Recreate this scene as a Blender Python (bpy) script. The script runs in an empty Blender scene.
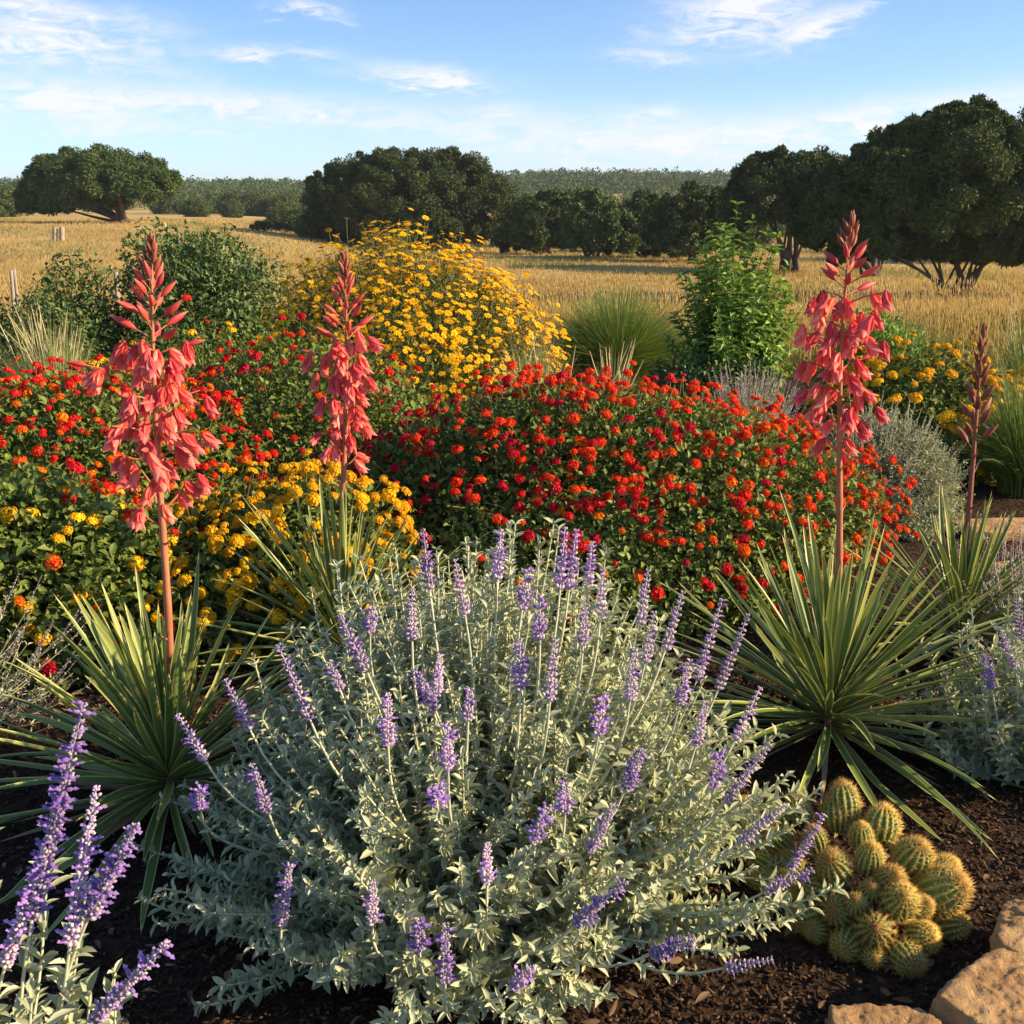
import bpy, math
import numpy as np
from mathutils import Vector, Quaternion, noise as mnoise

S = bpy.context.scene
COL = S.collection
# ------------------------------------------------------------------ camera
CAMZ = 1.6; FPX = 1100.0; PITCH = math.radians(15.6)
cam_d = bpy.data.cameras.new('camera'); cam = bpy.data.objects.new('camera', cam_d); COL.objects.link(cam)
cam_d.sensor_width = 36.0; cam_d.lens = 36.0*FPX/1024.0
cam_d.clip_start = 0.05; cam_d.clip_end = 5000
cam.location = (0, 0, CAMZ); cam.rotation_euler = (math.pi/2-PITCH, 0, 0)
S.camera = cam
# ------------------------------------------------------------------ light
SUN_AZ = math.radians(99.0); SUN_EL = math.radians(24.0)
sunvec = Vector((math.sin(SUN_AZ)*math.cos(SUN_EL), math.cos(SUN_AZ)*math.cos(SUN_EL), math.sin(SUN_EL)))
sd = bpy.data.lights.new('sun', 'SUN'); so = bpy.data.objects.new('sun', sd); COL.objects.link(so)
sd.energy = 5.0; sd.angle = math.radians(0.6); sd.color = (1.0, 0.76, 0.46)
so.rotation_euler = (-sunvec).to_track_quat('-Z', 'Y').to_euler(); so.location = (30, -3, 20)
S.view_settings.view_transform = 'Standard'; S.view_settings.look = 'None'
S.view_settings.exposure = 1.0; S.view_settings.gamma = 1.0
S.render.engine = 'CYCLES'
S.cycles.max_bounces = 6; S.cycles.diffuse_bounces = 3; S.cycles.glossy_bounces = 2
S.cycles.transmission_bounces = 4; S.cycles.transparent_max_bounces = 4

def ray(px, py):
    x = (px-512)/FPX; u = (512-py)/FPX
    return np.array([x, math.cos(PITCH)+u*math.sin(PITCH), -math.sin(PITCH)+u*math.cos(PITCH)])
def atY(px, py, Y):
    r = ray(px, py); t = Y/r[1]; return np.array([0, 0, CAMZ])+r*t
def sst(a, b, x):
    t = np.clip((x-a)/(b-a), 0, 1); return t*t*(3-2*t)
def terrain(x, y):
    x = np.asarray(x, float); y = np.asarray(y, float)
    yy = np.maximum(y, 1.0)
    left = sst(0.10, 0.28, -x/yy)
    h = -1.6*sst(11, 38, y)*(1-0.25*left)
    h = h + 1.35*left*sst(45, 95, y) + 0.9*(1-left)*sst(80, 200, y)
    ridge = 8.3 + 3.0*np.sin(x*0.010+0.6) + 0.8*np.sin(x*0.031+1.0)
    h = h + np.maximum(ridge, 3)*sst(190, 520, y)
    h = h + 0.10*np.sin(x*0.21+1)*np.sin(y*0.13)*sst(12, 25, y)
    return h
def ground_at(px, py):
    r = ray(px, py); t = 1.0
    for _ in range(4000):
        p = np.array([0, 0, CAMZ])+r*t
        if p[2] <= float(terrain(p[0], p[1])): return p
        t *= 1.003
    return p
def hit(px, py, c, R):
    r = ray(px, py); o = np.array([0, 0, CAMZ]); ts = np.linspace(0.6, 12, 1200)
    P = o+ts[:, None]*r; v = np.sqrt((((P-c)/R)**2).sum(1))
    k = np.where(v < 1.0)[0]
    i = k[0] if len(k) else int(np.argmin(v))
    return P[i]

# ------------------------------------------------------------------ node helpers
def mat_new(name):
    m = bpy.data.materials.new(name); m.use_nodes = True
    nt = m.node_tree; nt.nodes.clear(); return m, nt
def N(nt, t, **kw):
    n = nt.nodes.new(t)
    for k, v in kw.items(): setattr(n, k, v)
    return n
def L(nt, a, b): nt.links.new(a, b)
def setin(nt, node, i, v):
    if hasattr(v, 'links'): nt.links.new(v, node.inputs[i])
    else: node.inputs[i].default_value = v
def math_(nt, op, a, b=0.0, c=0.0, clamp=False):
    n = N(nt, 'ShaderNodeMath', operation=op, use_clamp=clamp)
    for i, v in enumerate((a, b, c)): setin(nt, n, i, v)
    return n.outputs[0]
def mixc(nt, f, a, b, bt='MIX'):
    n = N(nt, 'ShaderNodeMix', data_type='RGBA', blend_type=bt, clamp_factor=True)
    setin(nt, n, 0, f)
    for i, v in ((6, a), (7, b)):
        if hasattr(v, 'links'): nt.links.new(v, n.inputs[i])
        else: n.inputs[i].default_value = tuple(v)+(1,) if len(v) == 3 else v
    return n.outputs[2]
def attr(nt, name): return N(nt, 'ShaderNodeAttribute', attribute_name=name).outputs['Fac']
def ramp(nt, f, stops):
    n = N(nt, 'ShaderNodeValToRGB'); cr = n.color_ramp
    while len(cr.elements) < len(stops): cr.elements.new(0.5)
    for e, (p, c) in zip(cr.elements, stops): e.position = p; e.color = tuple(c)+(1,)
    setin(nt, n, 0, f); return n.outputs[0]
def noise_(nt, scale, detail=4, vec=None, rough=0.55, dist=0.0):
    n = N(nt, 'ShaderNodeTexNoise'); n.inputs['Scale'].default_value = scale
    n.inputs['Detail'].default_value = detail; n.inputs['Roughness'].default_value = rough
    n.inputs['Distortion'].default_value = dist
    if vec is not None: L(nt, vec, n.inputs['Vector'])
    return n.outputs['Fac']

def leafmat(name, stops, tone=None, tip=None, tonepos=(0.6, 1.0), transl=0.3, rough=0.5, spec=0.35, objvar=True, bump=0.0, back=None):
    """stops: colour ramp over the per-leaf random value; tone: colour mixed in by the 'tone' attribute."""
    m, nt = mat_new(name)
    r = attr(nt, 'rnd')
    if objvar:
        oi = N(nt, 'ShaderNodeObjectInfo').outputs['Random']
        r = math_(nt, 'FRACT', math_(nt, 'ADD', math_(nt, 'MULTIPLY', r, 0.999), math_(nt, 'MULTIPLY', oi, 0.0)))
    c = ramp(nt, r, stops)
    if objvar:
        hs = N(nt, 'ShaderNodeHueSaturation')
        L(nt, c, hs.inputs['Color'])
        L(nt, math_(nt, 'MULTIPLY_ADD', oi, 0.4, 0.8), hs.inputs['Value'])
        L(nt, math_(nt, 'MULTIPLY_ADD', oi, 0.02, 0.49), hs.inputs['Hue'])
        c = hs.outputs[0]
    if tone is not None:
        t = attr(nt, 'tone')
        mr = N(nt, 'ShaderNodeMapRange', interpolation_type='SMOOTHSTEP')
        L(nt, t, mr.inputs[0]); mr.inputs[1].default_value = tonepos[0]; mr.inputs[2].default_value = tonepos[1]
        c = mixc(nt, mr.outputs[0], c, tone)
        if tip is not None: c = mixc(nt, math_(nt, 'MULTIPLY', math_(nt, 'SUBTRACT', t, 1.3, clamp=True), 3.0, clamp=True), c, tip)
    p = N(nt, 'ShaderNodeBsdfPrincipled'); L(nt, c, p.inputs['Base Color'])
    p.inputs['Roughness'].default_value = rough; p.inputs['Specular IOR Level'].default_value = spec
    tr = N(nt, 'ShaderNodeBsdfTranslucent')
    tc = mixc(nt, 1.0, c, (1.0, 1.0, 0.7), 'MULTIPLY') if back is None else mixc(nt, 1.0, c, back, 'MULTIPLY')
    L(nt, tc, tr.inputs['Color'])
    mx = N(nt, 'ShaderNodeMixShader'); mx.inputs[0].default_value = transl
    L(nt, p.outputs[0], mx.inputs[1]); L(nt, tr.outputs[0], mx.inputs[2])
    o = N(nt, 'ShaderNodeOutputMaterial'); L(nt, mx.outputs[0], o.inputs[0])
    if bump:
        b = N(nt, 'ShaderNodeBump'); b.inputs['Strength'].default_value = bump; b.inputs['Distance'].default_value = 0.004
        tc2 = N(nt, 'ShaderNodeTexCoord').outputs['Object']
        L(nt, noise_(nt, 260, 3, tc2), b.inputs['Height']); L(nt, b.outputs[0], p.inputs['Normal'])
    return m
def solid(name, c1, c2, scale=8, rough=0.8, bump=0.3, bdist=0.01, spec=0.3, stretch=None, detail=6):
    m, nt = mat_new(name)
    v = N(nt, 'ShaderNodeTexCoord').outputs['Object']
    if stretch:
        mp = N(nt, 'ShaderNodeMapping'); mp.inputs['Scale'].default_value = stretch; L(nt, v, mp.inputs[0]); v = mp.outputs[0]
    n1 = noise_(nt, scale, detail, v, 0.65); n2 = noise_(nt, scale*6, 5, v, 0.7)
    f = math_(nt, 'ADD', math_(nt, 'MULTIPLY', n1, 0.65), math_(nt, 'MULTIPLY', n2, 0.35))
    c = ramp(nt, f, [(0.34, c1), (0.66, c2)])
    p = N(nt, 'ShaderNodeBsdfPrincipled'); L(nt, c, p.inputs['Base Color'])
    p.inputs['Roughness'].default_value = rough; p.inputs['Specular IOR Level'].default_value = spec
    b = N(nt, 'ShaderNodeBump'); b.inputs['Strength'].default_value = bump; b.inputs['Distance'].default_value = bdist
    L(nt, f, b.inputs['Height']); L(nt, b.outputs[0], p.inputs['Normal'])
    o = N(nt, 'ShaderNodeOutputMaterial'); L(nt, p.outputs[0], o.inputs[0])
    return m

# ------------------------------------------------------------------ world (sky with thin clouds)
W = bpy.data.worlds.new('World'); S.world = W; W.use_nodes = True
nt = W.node_tree; nt.nodes.clear()
tc = N(nt, 'ShaderNodeTexCoord').outputs['Generated']
sep = N(nt, 'ShaderNodeSeparateXYZ'); L(nt, tc, sep.inputs[0])
sx, sy, sz = sep.outputs
# the low sky is sampled higher up the dome, so it stays blue towards the tree line
comb = N(nt, 'ShaderNodeCombineXYZ'); L(nt, sx, comb.inputs[0]); L(nt, sy, comb.inputs[1])
L(nt, math_(nt, 'MULTIPLY_ADD', sz, 2.0, 0.02), comb.inputs[2])
vn = N(nt, 'ShaderNodeVectorMath', operation='NORMALIZE'); L(nt, comb.outputs[0], vn.inputs[0])
sky = N(nt, 'ShaderNodeTexSky'); sky.sky_type = 'NISHITA'; sky.sun_disc = False
sky.sun_elevation = SUN_EL; sky.sun_rotation = SUN_AZ; sky.air_density = 1.0; sky.dust_density = 0.6; sky.ozone_density = 1.5
L(nt, vn.outputs[0], sky.inputs[0])
az = math_(nt, 'ARCTAN2', sx, sy); el = math_(nt, 'ARCSINE', sz)
def azel(px, py):
    r = ray(px, py); r = r/np.linalg.norm(r); return math.atan2(r[0], r[1]), math.asin(r[2])
# streaky warp noise in azimuth/elevation
cv = N(nt, 'ShaderNodeCombineXYZ'); L(nt, az, cv.inputs[0]); L(nt, math_(nt, 'MULTIPLY', el, 3.6), cv.inputs[1])
nA = noise_(nt, 9, 7, cv.outputs[0], 0.62, 0.6); nB = noise_(nt, 26, 6, cv.outputs[0], 0.68, 1.0)
waz = math_(nt, 'MULTIPLY_ADD', math_(nt, 'SUBTRACT', nA, 0.5), 0.20, az)
wel = math_(nt, 'MULTIPLY_ADD', math_(nt, 'SUBTRACT', nB, 0.5), 0.034, el)
clouds = [ # px, py, half-width, half-height, slope, strength
 (740, 12, 75, 26, -0.05, 1.25), (830, 20, 60, 8, -0.35, .7), (430, 77, 62, 10, 0.1, 1.2), (300, 8, 32, 8, 0.05, 1.1), (262, 53, 46, 6, 0.0, 1.0),
 (642, 57, 40, 6, 0.08, 1.0), (45, 36, 95, 22, 0.05, 1.1), (30, 2, 90, 10, 0.1, 0.8), (35, 100, 85, 18, 0.1, 1.0),
 (230, 103, 175, 13, 0.05, 0.95), (560, 135, 190, 22, 0.05, 0.75), (790, 128, 200, 18, -0.1, 0.75), (655, 112, 42, 7, 0.0, 0.8),
 (150, 128, 150, 9, 0.0, 0.5), (175, 75, 45, 7, 0.1, 0.35), (500, 108, 40, 5, -0.1, 0.45), (980, 105, 130, 16, -0.1, 0.6)]
tot = None
for (px, py, hw, hh, sl, st) in clouds:
    a0, e0 = azel(px, py)
    w = hw/FPX*0.95; h = hh/FPX
    dx = math_(nt, 'SUBTRACT', waz, a0); dy = math_(nt, 'SUBTRACT', wel, e0)
    dy = math_(nt, 'MULTIPLY_ADD', dx, sl, dy)
    q = math_(nt, 'ADD', math_(nt, 'POWER', math_(nt, 'ABSOLUTE', math_(nt, 'DIVIDE', dx, w)), 2.0),
              math_(nt, 'POWER', math_(nt, 'ABSOLUTE', math_(nt, 'DIVIDE', dy, h)), 2.0))
    g = math_(nt, 'MULTIPLY', math_(nt, 'EXPONENT', math_(nt, 'MULTIPLY', q, -1.1)), st)
    tot = g if tot is None else math_(nt, 'ADD', tot, g)
# clouds elsewhere round the sky, away from this window
far_n = math_(nt, 'MULTIPLY', math_(nt, 'SUBTRACT', nA, 0.52, clamp=True), 3.0)
behind = math_(nt, 'GREATER_THAN', math_(nt, 'ABSOLUTE', az), 0.9)
tot = math_(nt, 'ADD', tot, math_(nt, 'MULTIPLY', far_n, behind))
tex = math_(nt, 'MULTIPLY_ADD', nB, 4.4, -1.55, clamp=True)
mask = math_(nt, 'MULTIPLY', tot, math_(nt, 'MULTIPLY_ADD', tex, 0.85, 0.22), clamp=True)
hzf = math_(nt, 'EXPONENT', math_(nt, 'MULTIPLY', math_(nt, 'MAXIMUM', el, 0.0), -18.0))
skc = mixc(nt, 1.0, sky.outputs[0], (0.88, 1.10, 1.28), 'MULTIPLY')
skc = mixc(nt, math_(nt, 'MULTIPLY', hzf, 0.85), skc, (3.9, 4.0, 4.0))
cc = mixc(nt, math_(nt, 'MULTIPLY', mask, 0.88), skc, (4.9, 4.8, 4.85))
bg = N(nt, 'ShaderNodeBackground'); L(nt, cc, bg.inputs[0]); bg.inputs[1].default_value = 0.108
wo = N(nt, 'ShaderNodeOutputWorld'); L(nt, bg.outputs[0], wo.inputs[0])

# ------------------------------------------------------------------ geometry helpers
def nrm(v): return v/np.maximum(np.linalg.norm(v, axis=-1, keepdims=True), 1e-9)
def mesh_from(name, V, polys, rnd=None, tone=None, smooth=False):
    """polys: list of (k, n) index arrays"""
    me = bpy.data.meshes.new(name)
    me.vertices.add(len(V)); me.vertices.foreach_set('co', np.ascontiguousarray(V, dtype=np.float32).ravel())
    nl = sum(p.size for p in polys); nf = sum(len(p) for p in polys)
    me.loops.add(nl); me.polygons.add(nf)
    idx = np.concatenate([p.ravel() for p in polys]).astype(np.int32)
    tots = np.concatenate([np.full(len(p), p.shape[1]) for p in polys]).astype(np.int32)
    starts = np.concatenate([[0], np.cumsum(tots)[:-1]]).astype(np.int32)
    me.loops.foreach_set('vertex_index', idx)
    me.polygons.foreach_set('loop_start', starts)
    if smooth: me.polygons.foreach_set('use_smooth', np.ones(nf, dtype=bool))
    me.update(calc_edges=True)
    for nm, a in (('rnd', rnd), ('tone', tone)):
        if a is not None:
            at = me.attributes.new(nm, 'FLOAT', 'POINT'); at.data.foreach_set('value', np.asarray(a, dtype=np.float32))
    return me
class Geo:
    def __init__(s): s.V = []; s.P = []; s.r = []; s.t = []; s.n = 0
    def add(s, V, F, r=0.5, t=0.0):
        V = np.asarray(V, float); k = len(V)
        s.V.append(V); s.P.append(np.asarray(F, np.int64)+s.n); s.n += k
        s.r.append(np.broadcast_to(np.asarray(r, float), (k,))); s.t.append(np.broadcast_to(np.asarray(t, float), (k,)))
    def inst(s, tpl, P, X, Y, Z, sc, r, t=None):
        """copies of a template: local x,y,z along X,Y,Z; sc is (m,) or (m,3)"""
        TV, TF, TT = tpl; m = len(P)
        if m == 0: return
        sc = np.asarray(sc, float)
        if sc.ndim == 1: sc = np.repeat(sc[:, None], 3, 1)
        V = P[:, None, :] + (TV[None, :, 0:1]*sc[:, None, 0:1])*X[:, None, :] + (TV[None, :, 1:2]*sc[:, None, 1:2])*Y[:, None, :] + (TV[None, :, 2:3]*sc[:, None, 2:3])*Z[:, None, :]
        k = len(TV)
        for F in (TF if isinstance(TF, list) else [TF]):
            FF = (F[None, :, :]+(np.arange(m)*k)[:, None, None]).reshape(-1, F.shape[1])
            s.P.append(FF+s.n)
        s.V.append(V.reshape(-1, 3)); s.n += m*k
        s.r.append(np.repeat(r, k)); s.t.append(np.tile(TT, m) if t is None else np.repeat(t, k))
    def tubes(s, P, R, sides=4, r=None):
        """P (m,k,3), R (m,k)"""
        P = np.asarray(P, float); R = np.asarray(R, float); m, k, _ = P.shape
        T = nrm(np.gradient(P, axis=1))
        ref = np.where(np.abs(T[:, :, 2:3]) > 0.9, np.array([1., 0, 0]), np.array([0, 0, 1.]))
        A = nrm(np.cross(T, ref)); B = np.cross(T, A)
        an = np.arange(sides)*2*math.pi/sides
        V = P[:, :, None, :]+R[:, :, None, None]*(np.cos(an)[None, None, :, None]*A[:, :, None, :]+np.sin(an)[None, None, :, None]*B[:, :, None, :])
        i = np.arange(k-1)[:, None]*sides; j = np.arange(sides)[None, :]; j2 = (j+1) % sides
        F = np.stack([i+j, i+j2, i+sides+j2, i+sides+j], -1).reshape(-1, 4)
        FF = (F[None]+(np.arange(m)*k*sides)[:, None, None]).reshape(-1, 4)
        s.P.append(FF+s.n); s.V.append(V.reshape(-1, 3)); s.n += m*k*sides
        rr = np.full(m, 0.5) if r is None else r
        s.r.append(np.repeat(rr, k*sides)); s.t.append(np.tile(np.repeat(np.linspace(0, 1, k), sides), m))
    def mesh(s, name, smooth=False, off=None):
        V = np.concatenate(s.V)
        if off is not None: V = V-np.asarray(off)
        return mesh_from(name, V, s.P, np.concatenate(s.r), np.concatenate(s.t), smooth)
    def build(s, name, mat, parent=None, smooth=False, off=None):
        if off is None and parent is not None: off = wloc(parent)
        me = s.mesh(name, smooth, off); me.materials.append(mat)
        o = bpy.data.objects.new(name, me); COL.objects.link(o)
        if parent is not None: o.parent = parent
        return o
WL = {}
def wloc(o): return WL.get(o.name, np.zeros(3))
def root(name, loc, label, cat, group=None):
    o = bpy.data.objects.new(name, None); COL.objects.link(o); o.location = tuple(float(a) for a in loc)
    o.empty_display_size = 0.1
    WL[o.name] = np.array(loc, float); tag(o, label, cat, group); return o
def tag(o, label=None, cat=None, group=None, kind=None):
    if label: o['label'] = label
    if cat: o['category'] = cat
    if group: o['group'] = group
    if kind: o['kind'] = kind
    return o
def place(name, me, parent, p, d, sc, spin=0.0):
    """a part with shared mesh, its local +Z along d; parent's world origin is wloc(parent)"""
    o = bpy.data.objects.new(name, me); COL.objects.link(o); o.parent = parent
    o.rotation_mode = 'QUATERNION'
    q = Vector(tuple(d)).to_track_quat('Z', 'Y') @ Quaternion((0, 0, 1), spin)
    o.rotation_quaternion = q; o.location = tuple(np.asarray(p)-wloc(parent)); o.scale = (sc, sc, sc)
    return o
def copy_tree(o, parent=None):
    c = o.copy(); COL.objects.link(c); c.parent = parent
    for ch in o.children: copy_tree(ch, c)
    return c

def leaf_tpl(nseg, prof, fold=0.25, curl=0.2, half=False):
    """length 1 along +y, full width 1 along x, normal +z; columns -1,0,1"""
    ys = np.linspace(0, 1, nseg+1); V = []; T = []
    for y in ys:
        w = prof(y)*0.5; z0 = -curl*y*y
        for cx in (-1, 0, 1):
            V.append((cx*w, y, z0+abs(cx)*w*fold*2)); T.append(abs(cx))
    F = []
    for i in range(nseg):
        a = i*3
        F += [(a, a+1, a+4, a+3), (a+1, a+2, a+5, a+4)]
    return np.array(V), np.array(F), np.array(T, float)
ovate = lambda y: math.sin(math.pi*min(1, (y*0.93+0.03))**0.8)
lance = lambda y: max(0.02, math.sin(math.pi*min(1, y*0.97+0.02)**0.9))**0.8
LEAF4 = leaf_tpl(4, ovate, 0.22, 0.25)
LEAF4S = leaf_tpl(4, lambda y: max(.03, math.sin(math.pi*min(1, y*.95+.04)**1.15))**.75, .18, .12)
LEAFL = leaf_tpl(4, lance, 0.2, 0.12)
LEAF3 = leaf_tpl(3, ovate, .2, .2)
LEAF2 = (np.array([(0, 0, 0), (-.5, .45, .1), (0, 1, -.12), (.5, .45, .1)]), np.array([(0, 3, 2), (0, 2, 1)]), np.array([0, 1, .3, 1.]))
LEAF2 = (LEAF2[0], LEAF2[1], LEAF2[2])
BLADE = leaf_tpl(4, lambda y: (1-y)**0.7+0.02, 0.15, 0.0)
def ico(sub=0):
    import bmesh
    bm = bmesh.new(); bmesh.ops.create_icosphere(bm, subdivisions=sub+1, radius=1.0)
    V = np.array([v.co[:] for v in bm.verts]); F = np.array([[v.index for v in f.verts] for f in bm.faces]); bm.free()
    return V, F, np.zeros(len(V))
ICO = ico(0); ICO1 = ico(1)
OCTA = (np.array([(1, 0, 0), (-1, 0, 0), (0, 1, 0), (0, -1, 0), (0, 0, 1), (0, 0, -1.)]),
        np.array([(0, 2, 4), (2, 1, 4), (1, 3, 4), (3, 0, 4), (2, 0, 5), (1, 2, 5), (3, 1, 5), (0, 3, 5)]), np.zeros(6))
def frame(d, nh):
    """leaf frame: Y along d, Z as near nh as possible"""
    Y = nrm(d); X = nrm(np.cross(Y, nh)); Z = np.cross(X, Y); return X, Y, Z
def rdir(rg, n): return nrm(rg.normal(size=(n, 3)))
def lumps(rg, k=7, amp=0.12, freq=3.0):
    K = rg.normal(size=(k, 3))*freq; ph = rg.uniform(0, 6.28, k); A = rg.uniform(.4, 1, k); A = A/A.sum()*amp*2.2
    return lambda u: 1+(np.sin(u@K.T+ph)*A).sum(-1)

# ------------------------------------------------------------------ materials
M = {}
M['sage'] = leafmat('sage leaf', [(0, (.33, .38, .24)), (.5, (.46, .50, .32)), (1, (.64, .66, .45))], transl=.22, rough=.75, spec=.15, objvar=False)
M['sagestem'] = leafmat('sage stem', [(0, (.44, .47, .31)), (1, (.58, .58, .40))], transl=.0, rough=.8, objvar=False)
M['calyx'] = leafmat('sage calyx', [(0, (.42, .30, .52)), (.5, (.56, .45, .60)), (1, (.70, .62, .64))], transl=.25, rough=.8, spec=.1)
M['corolla'] = leafmat('sage corolla', [(0, (.30, .15, .56)), (1, (.50, .32, .75))], transl=.35, rough=.6, spec=.1)
M['lantana'] = leafmat('lantana leaf', [(0, (.08, .125, .022)), (.6, (.14, .20, .036)), (1, (.27, .32, .07))], transl=.28, rough=.5, spec=.3, objvar=False)
M['lstem'] = leafmat('green stem', [(0, (.14, .19, .05)), (1, (.26, .24, .10))], transl=0, rough=.7, objvar=False)
M['red'] = leafmat('red lantana floret', [(0, (.60, .008, .006)), (.6, (.78, .022, .010)), (.9, (.85, .06, .01)), (1, (.85, .16, .01))], transl=.3, rough=.6, spec=.15)
M['crimson'] = leafmat('crimson lantana floret', [(0, (.45, .004, .010)), (.8, (.66, .008, .018)), (1, (.75, .03, .02))], transl=.3, rough=.6, spec=.15)
M['orange'] = leafmat('orange lantana floret', [(0, (.80, .07, .005)), (.5, (.88, .17, .006)), (1, (.90, .30, .01))], transl=.3, rough=.6, spec=.15)
M['gold'] = leafmat('gold lantana floret', [(0, (.88, .42, .005)), (.6, (.92, .56, .01)), (1, (.94, .68, .03))], transl=.3, rough=.6, spec=.15)
M['daisy'] = leafmat('yellow daisy petal', [(0, (.88, .44, .006)), (1, (.95, .64, .015))], transl=.3, rough=.6, spec=.15)
M['yucca'] = leafmat('yucca leaf', [(0, (.085, .145, .035)), (.6, (.16, .23, .055)), (1, (.30, .35, .09))], tone=(.60, .56, .20), tonepos=(.70, .9), tip=(.20, .10, .05), transl=.18, rough=.42, spec=.4, objvar=False)
M['dryleaf'] = leafmat('dry leaf', [(0, (.22, .15, .08)), (1, (.42, .32, .18))], transl=.1, rough=.8, objvar=False)
M['coral'] = leafmat('coral petal', [(0, (.76, .075, .070)), (.5, (.88, .12, .105)), (.85, (.93, .22, .19)), (1, (.94, .34, .28))], tone=(.92, .31, .25), tonepos=(.55, 1.1), transl=.32, rough=.5, spec=.25, back=(1, .8, .7))
M['bud'] = leafmat('coral bud', [(0, (.55, .05, .05)), (1, (.72, .13, .10))], tone=(.50, .17, .10), tonepos=(.5, 1.0), transl=.12, rough=.5, spec=.3)
M['brownbud'] = leafmat('brown bud', [(0, (.20, .05, .03)), (1, (.36, .11, .06))], tone=(.40, .16, .08), tonepos=(.5, 1.0), transl=.08, rough=.5, spec=.3)
M['stalk'] = solid('flower stalk bark', (.30, .095, .05), (.52, .22, .11), 14, .6, .4, .003, stretch=(1, 1, .25))
M['stalkdark'] = solid('dark flower stalk bark', (.16, .05, .03), (.34, .12, .07), 14, .6, .4, .003, stretch=(1, 1, .25))
M['cactus'] = leafmat('cactus skin', [(0, (.10, .16, .03)), (1, (.15, .22, .045))], tone=(.34, .38, .12), tonepos=(.5, 1.0), transl=0, rough=.6, spec=.3)
M['spine'] = leafmat('cactus spine', [(0, (.74, .44, .09)), (.6, (.88, .62, .17)), (1, (.94, .80, .38))], tone=(.62, .24, .06), tonepos=(.7, 1.0), transl=.3, rough=.5, spec=.3)
M['shrub'] = leafmat('shrub leaf', [(0, (.06, .105, .03)), (.6, (.10, .165, .045)), (1, (.19, .26, .075))], transl=.22, rough=.42, spec=.4, objvar=False)
M['sapling'] = leafmat('sapling leaf', [(0, (.12, .24, .035)), (.6, (.21, .36, .055)), (1, (.36, .50, .10))], transl=.32, rough=.42, spec=.4, objvar=False)
M['tree'] = leafmat('oak foliage', [(0, (.036, .062, .015)), (.6, (.062, .100, .024)), (1, (.12, .155, .040))], transl=.12, rough=.6, spec=.2)
M['tree2'] = leafmat('juniper foliage', [(0, (.050, .080, .022)), (.6, (.085, .125, .032)), (1, (.15, .19, .05))], transl=.12, rough=.6, spec=.2)
M['farwood'] = leafmat('far wood foliage', [(0, (.045, .072, .026)), (.6, (.075, .115, .036)), (1, (.12, .165, .05))], transl=.1, rough=.8, spec=.1, objvar=False)
M['grassgreen'] = leafmat('green grass', [(0, (.10, .17, .03)), (.6, (.17, .25, .05)), (1, (.30, .34, .10))], transl=.3, rough=.6, objvar=False)
M['grasstan'] = leafmat('tan grass', [(0, (.38, .34, .15)), (.5, (.52, .46, .24)), (1, (.66, .58, .34))], transl=.3, rough=.7, objvar=False)
M['palegreen'] = leafmat('pale green', [(0, (.22, .28, .10)), (.6, (.34, .38, .16)), (1, (.50, .50, .26))], transl=.3, rough=.7, objvar=False)
M['greyleaf'] = leafmat('grey leaf', [(0, (.27, .30, .19)), (.6, (.40, .42, .28)), (1, (.56, .56, .40))], transl=.2, rough=.8, objvar=False)
M['mauve'] = leafmat('mauve grey seed head', [(0, (.30, .24, .28)), (.6, (.42, .34, .36)), (1, (.56, .48, .44))], transl=.2, rough=.8, objvar=False)
M['bark'] = solid('tree bark', (.05, .04, .03), (.13, .10, .075), 3, .9, .6, .03, stretch=(1, 1, .3))
M['wood'] = solid('weathered post wood', (.20, .17, .13), (.42, .36, .28), 6, .85, .4, .005, stretch=(1, 1, .15))
M['wire'] = solid('wire', (.12, .11, .10), (.25, .22, .2), 30, .5, .1, .001)
M['chips'] = leafmat('mulch chip', [(0, (.022, .013, .009)), (.55, (.060, .034, .021)), (.85, (.12, .068, .040)), (1, (.26, .17, .10))], transl=0, rough=.9, spec=.15, objvar=False)

# limestone
def stone_mat():
    m, nt = mat_new('limestone block')
    v = N(nt, 'ShaderNodeTexCoord').outputs['Object']
    mp = N(nt, 'ShaderNodeMapping'); mp.inputs['Scale'].default_value = (1, 1, 2.4); L(nt, v, mp.inputs[0])
    big = noise_(nt, 9, 6, mp.outputs[0], .6, .5); fine = noise_(nt, 75, 8, v, .75); pit = noise_(nt, 34, 4, v, .6)
    c = ramp(nt, big, [(.32, (.20, .095, .035)), (.48, (.38, .20, .075)), (.62, (.50, .31, .14)), (.75, (.36, .25, .15))])
    c = mixc(nt, math_(nt, 'MULTIPLY', fine, .6), c, (.52, .36, .19))
    dk = math_(nt, 'MULTIPLY', math_(nt, 'SUBTRACT', .42, pit, clamp=True), 6.0, clamp=True)
    c = mixc(nt, math_(nt, 'MULTIPLY', dk, .55), c, (.20, .13, .08))
    p = N(nt, 'ShaderNodeBsdfPrincipled'); L(nt, c, p.inputs['Base Color']); p.inputs['Roughness'].default_value = .9
    p.inputs['Specular IOR Level'].default_value = .2
    h = math_(nt, 'ADD', math_(nt, 'MULTIPLY', big, 1.0), math_(nt, 'MULTIPLY', fine, .35)); h = math_(nt, 'SUBTRACT', h, math_(nt, 'MULTIPLY', dk, .3))
    b = N(nt, 'ShaderNodeBump'); b.inputs['Strength'].default_value = 1.0; b.inputs['Distance'].default_value = .022
    L(nt, h, b.inputs['Height']); L(nt, b.outputs[0], p.inputs['Normal'])
    o = N(nt, 'ShaderNodeOutputMaterial'); L(nt, p.outputs[0], o.inputs[0]); return m
M['stone'] = stone_mat()
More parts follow.
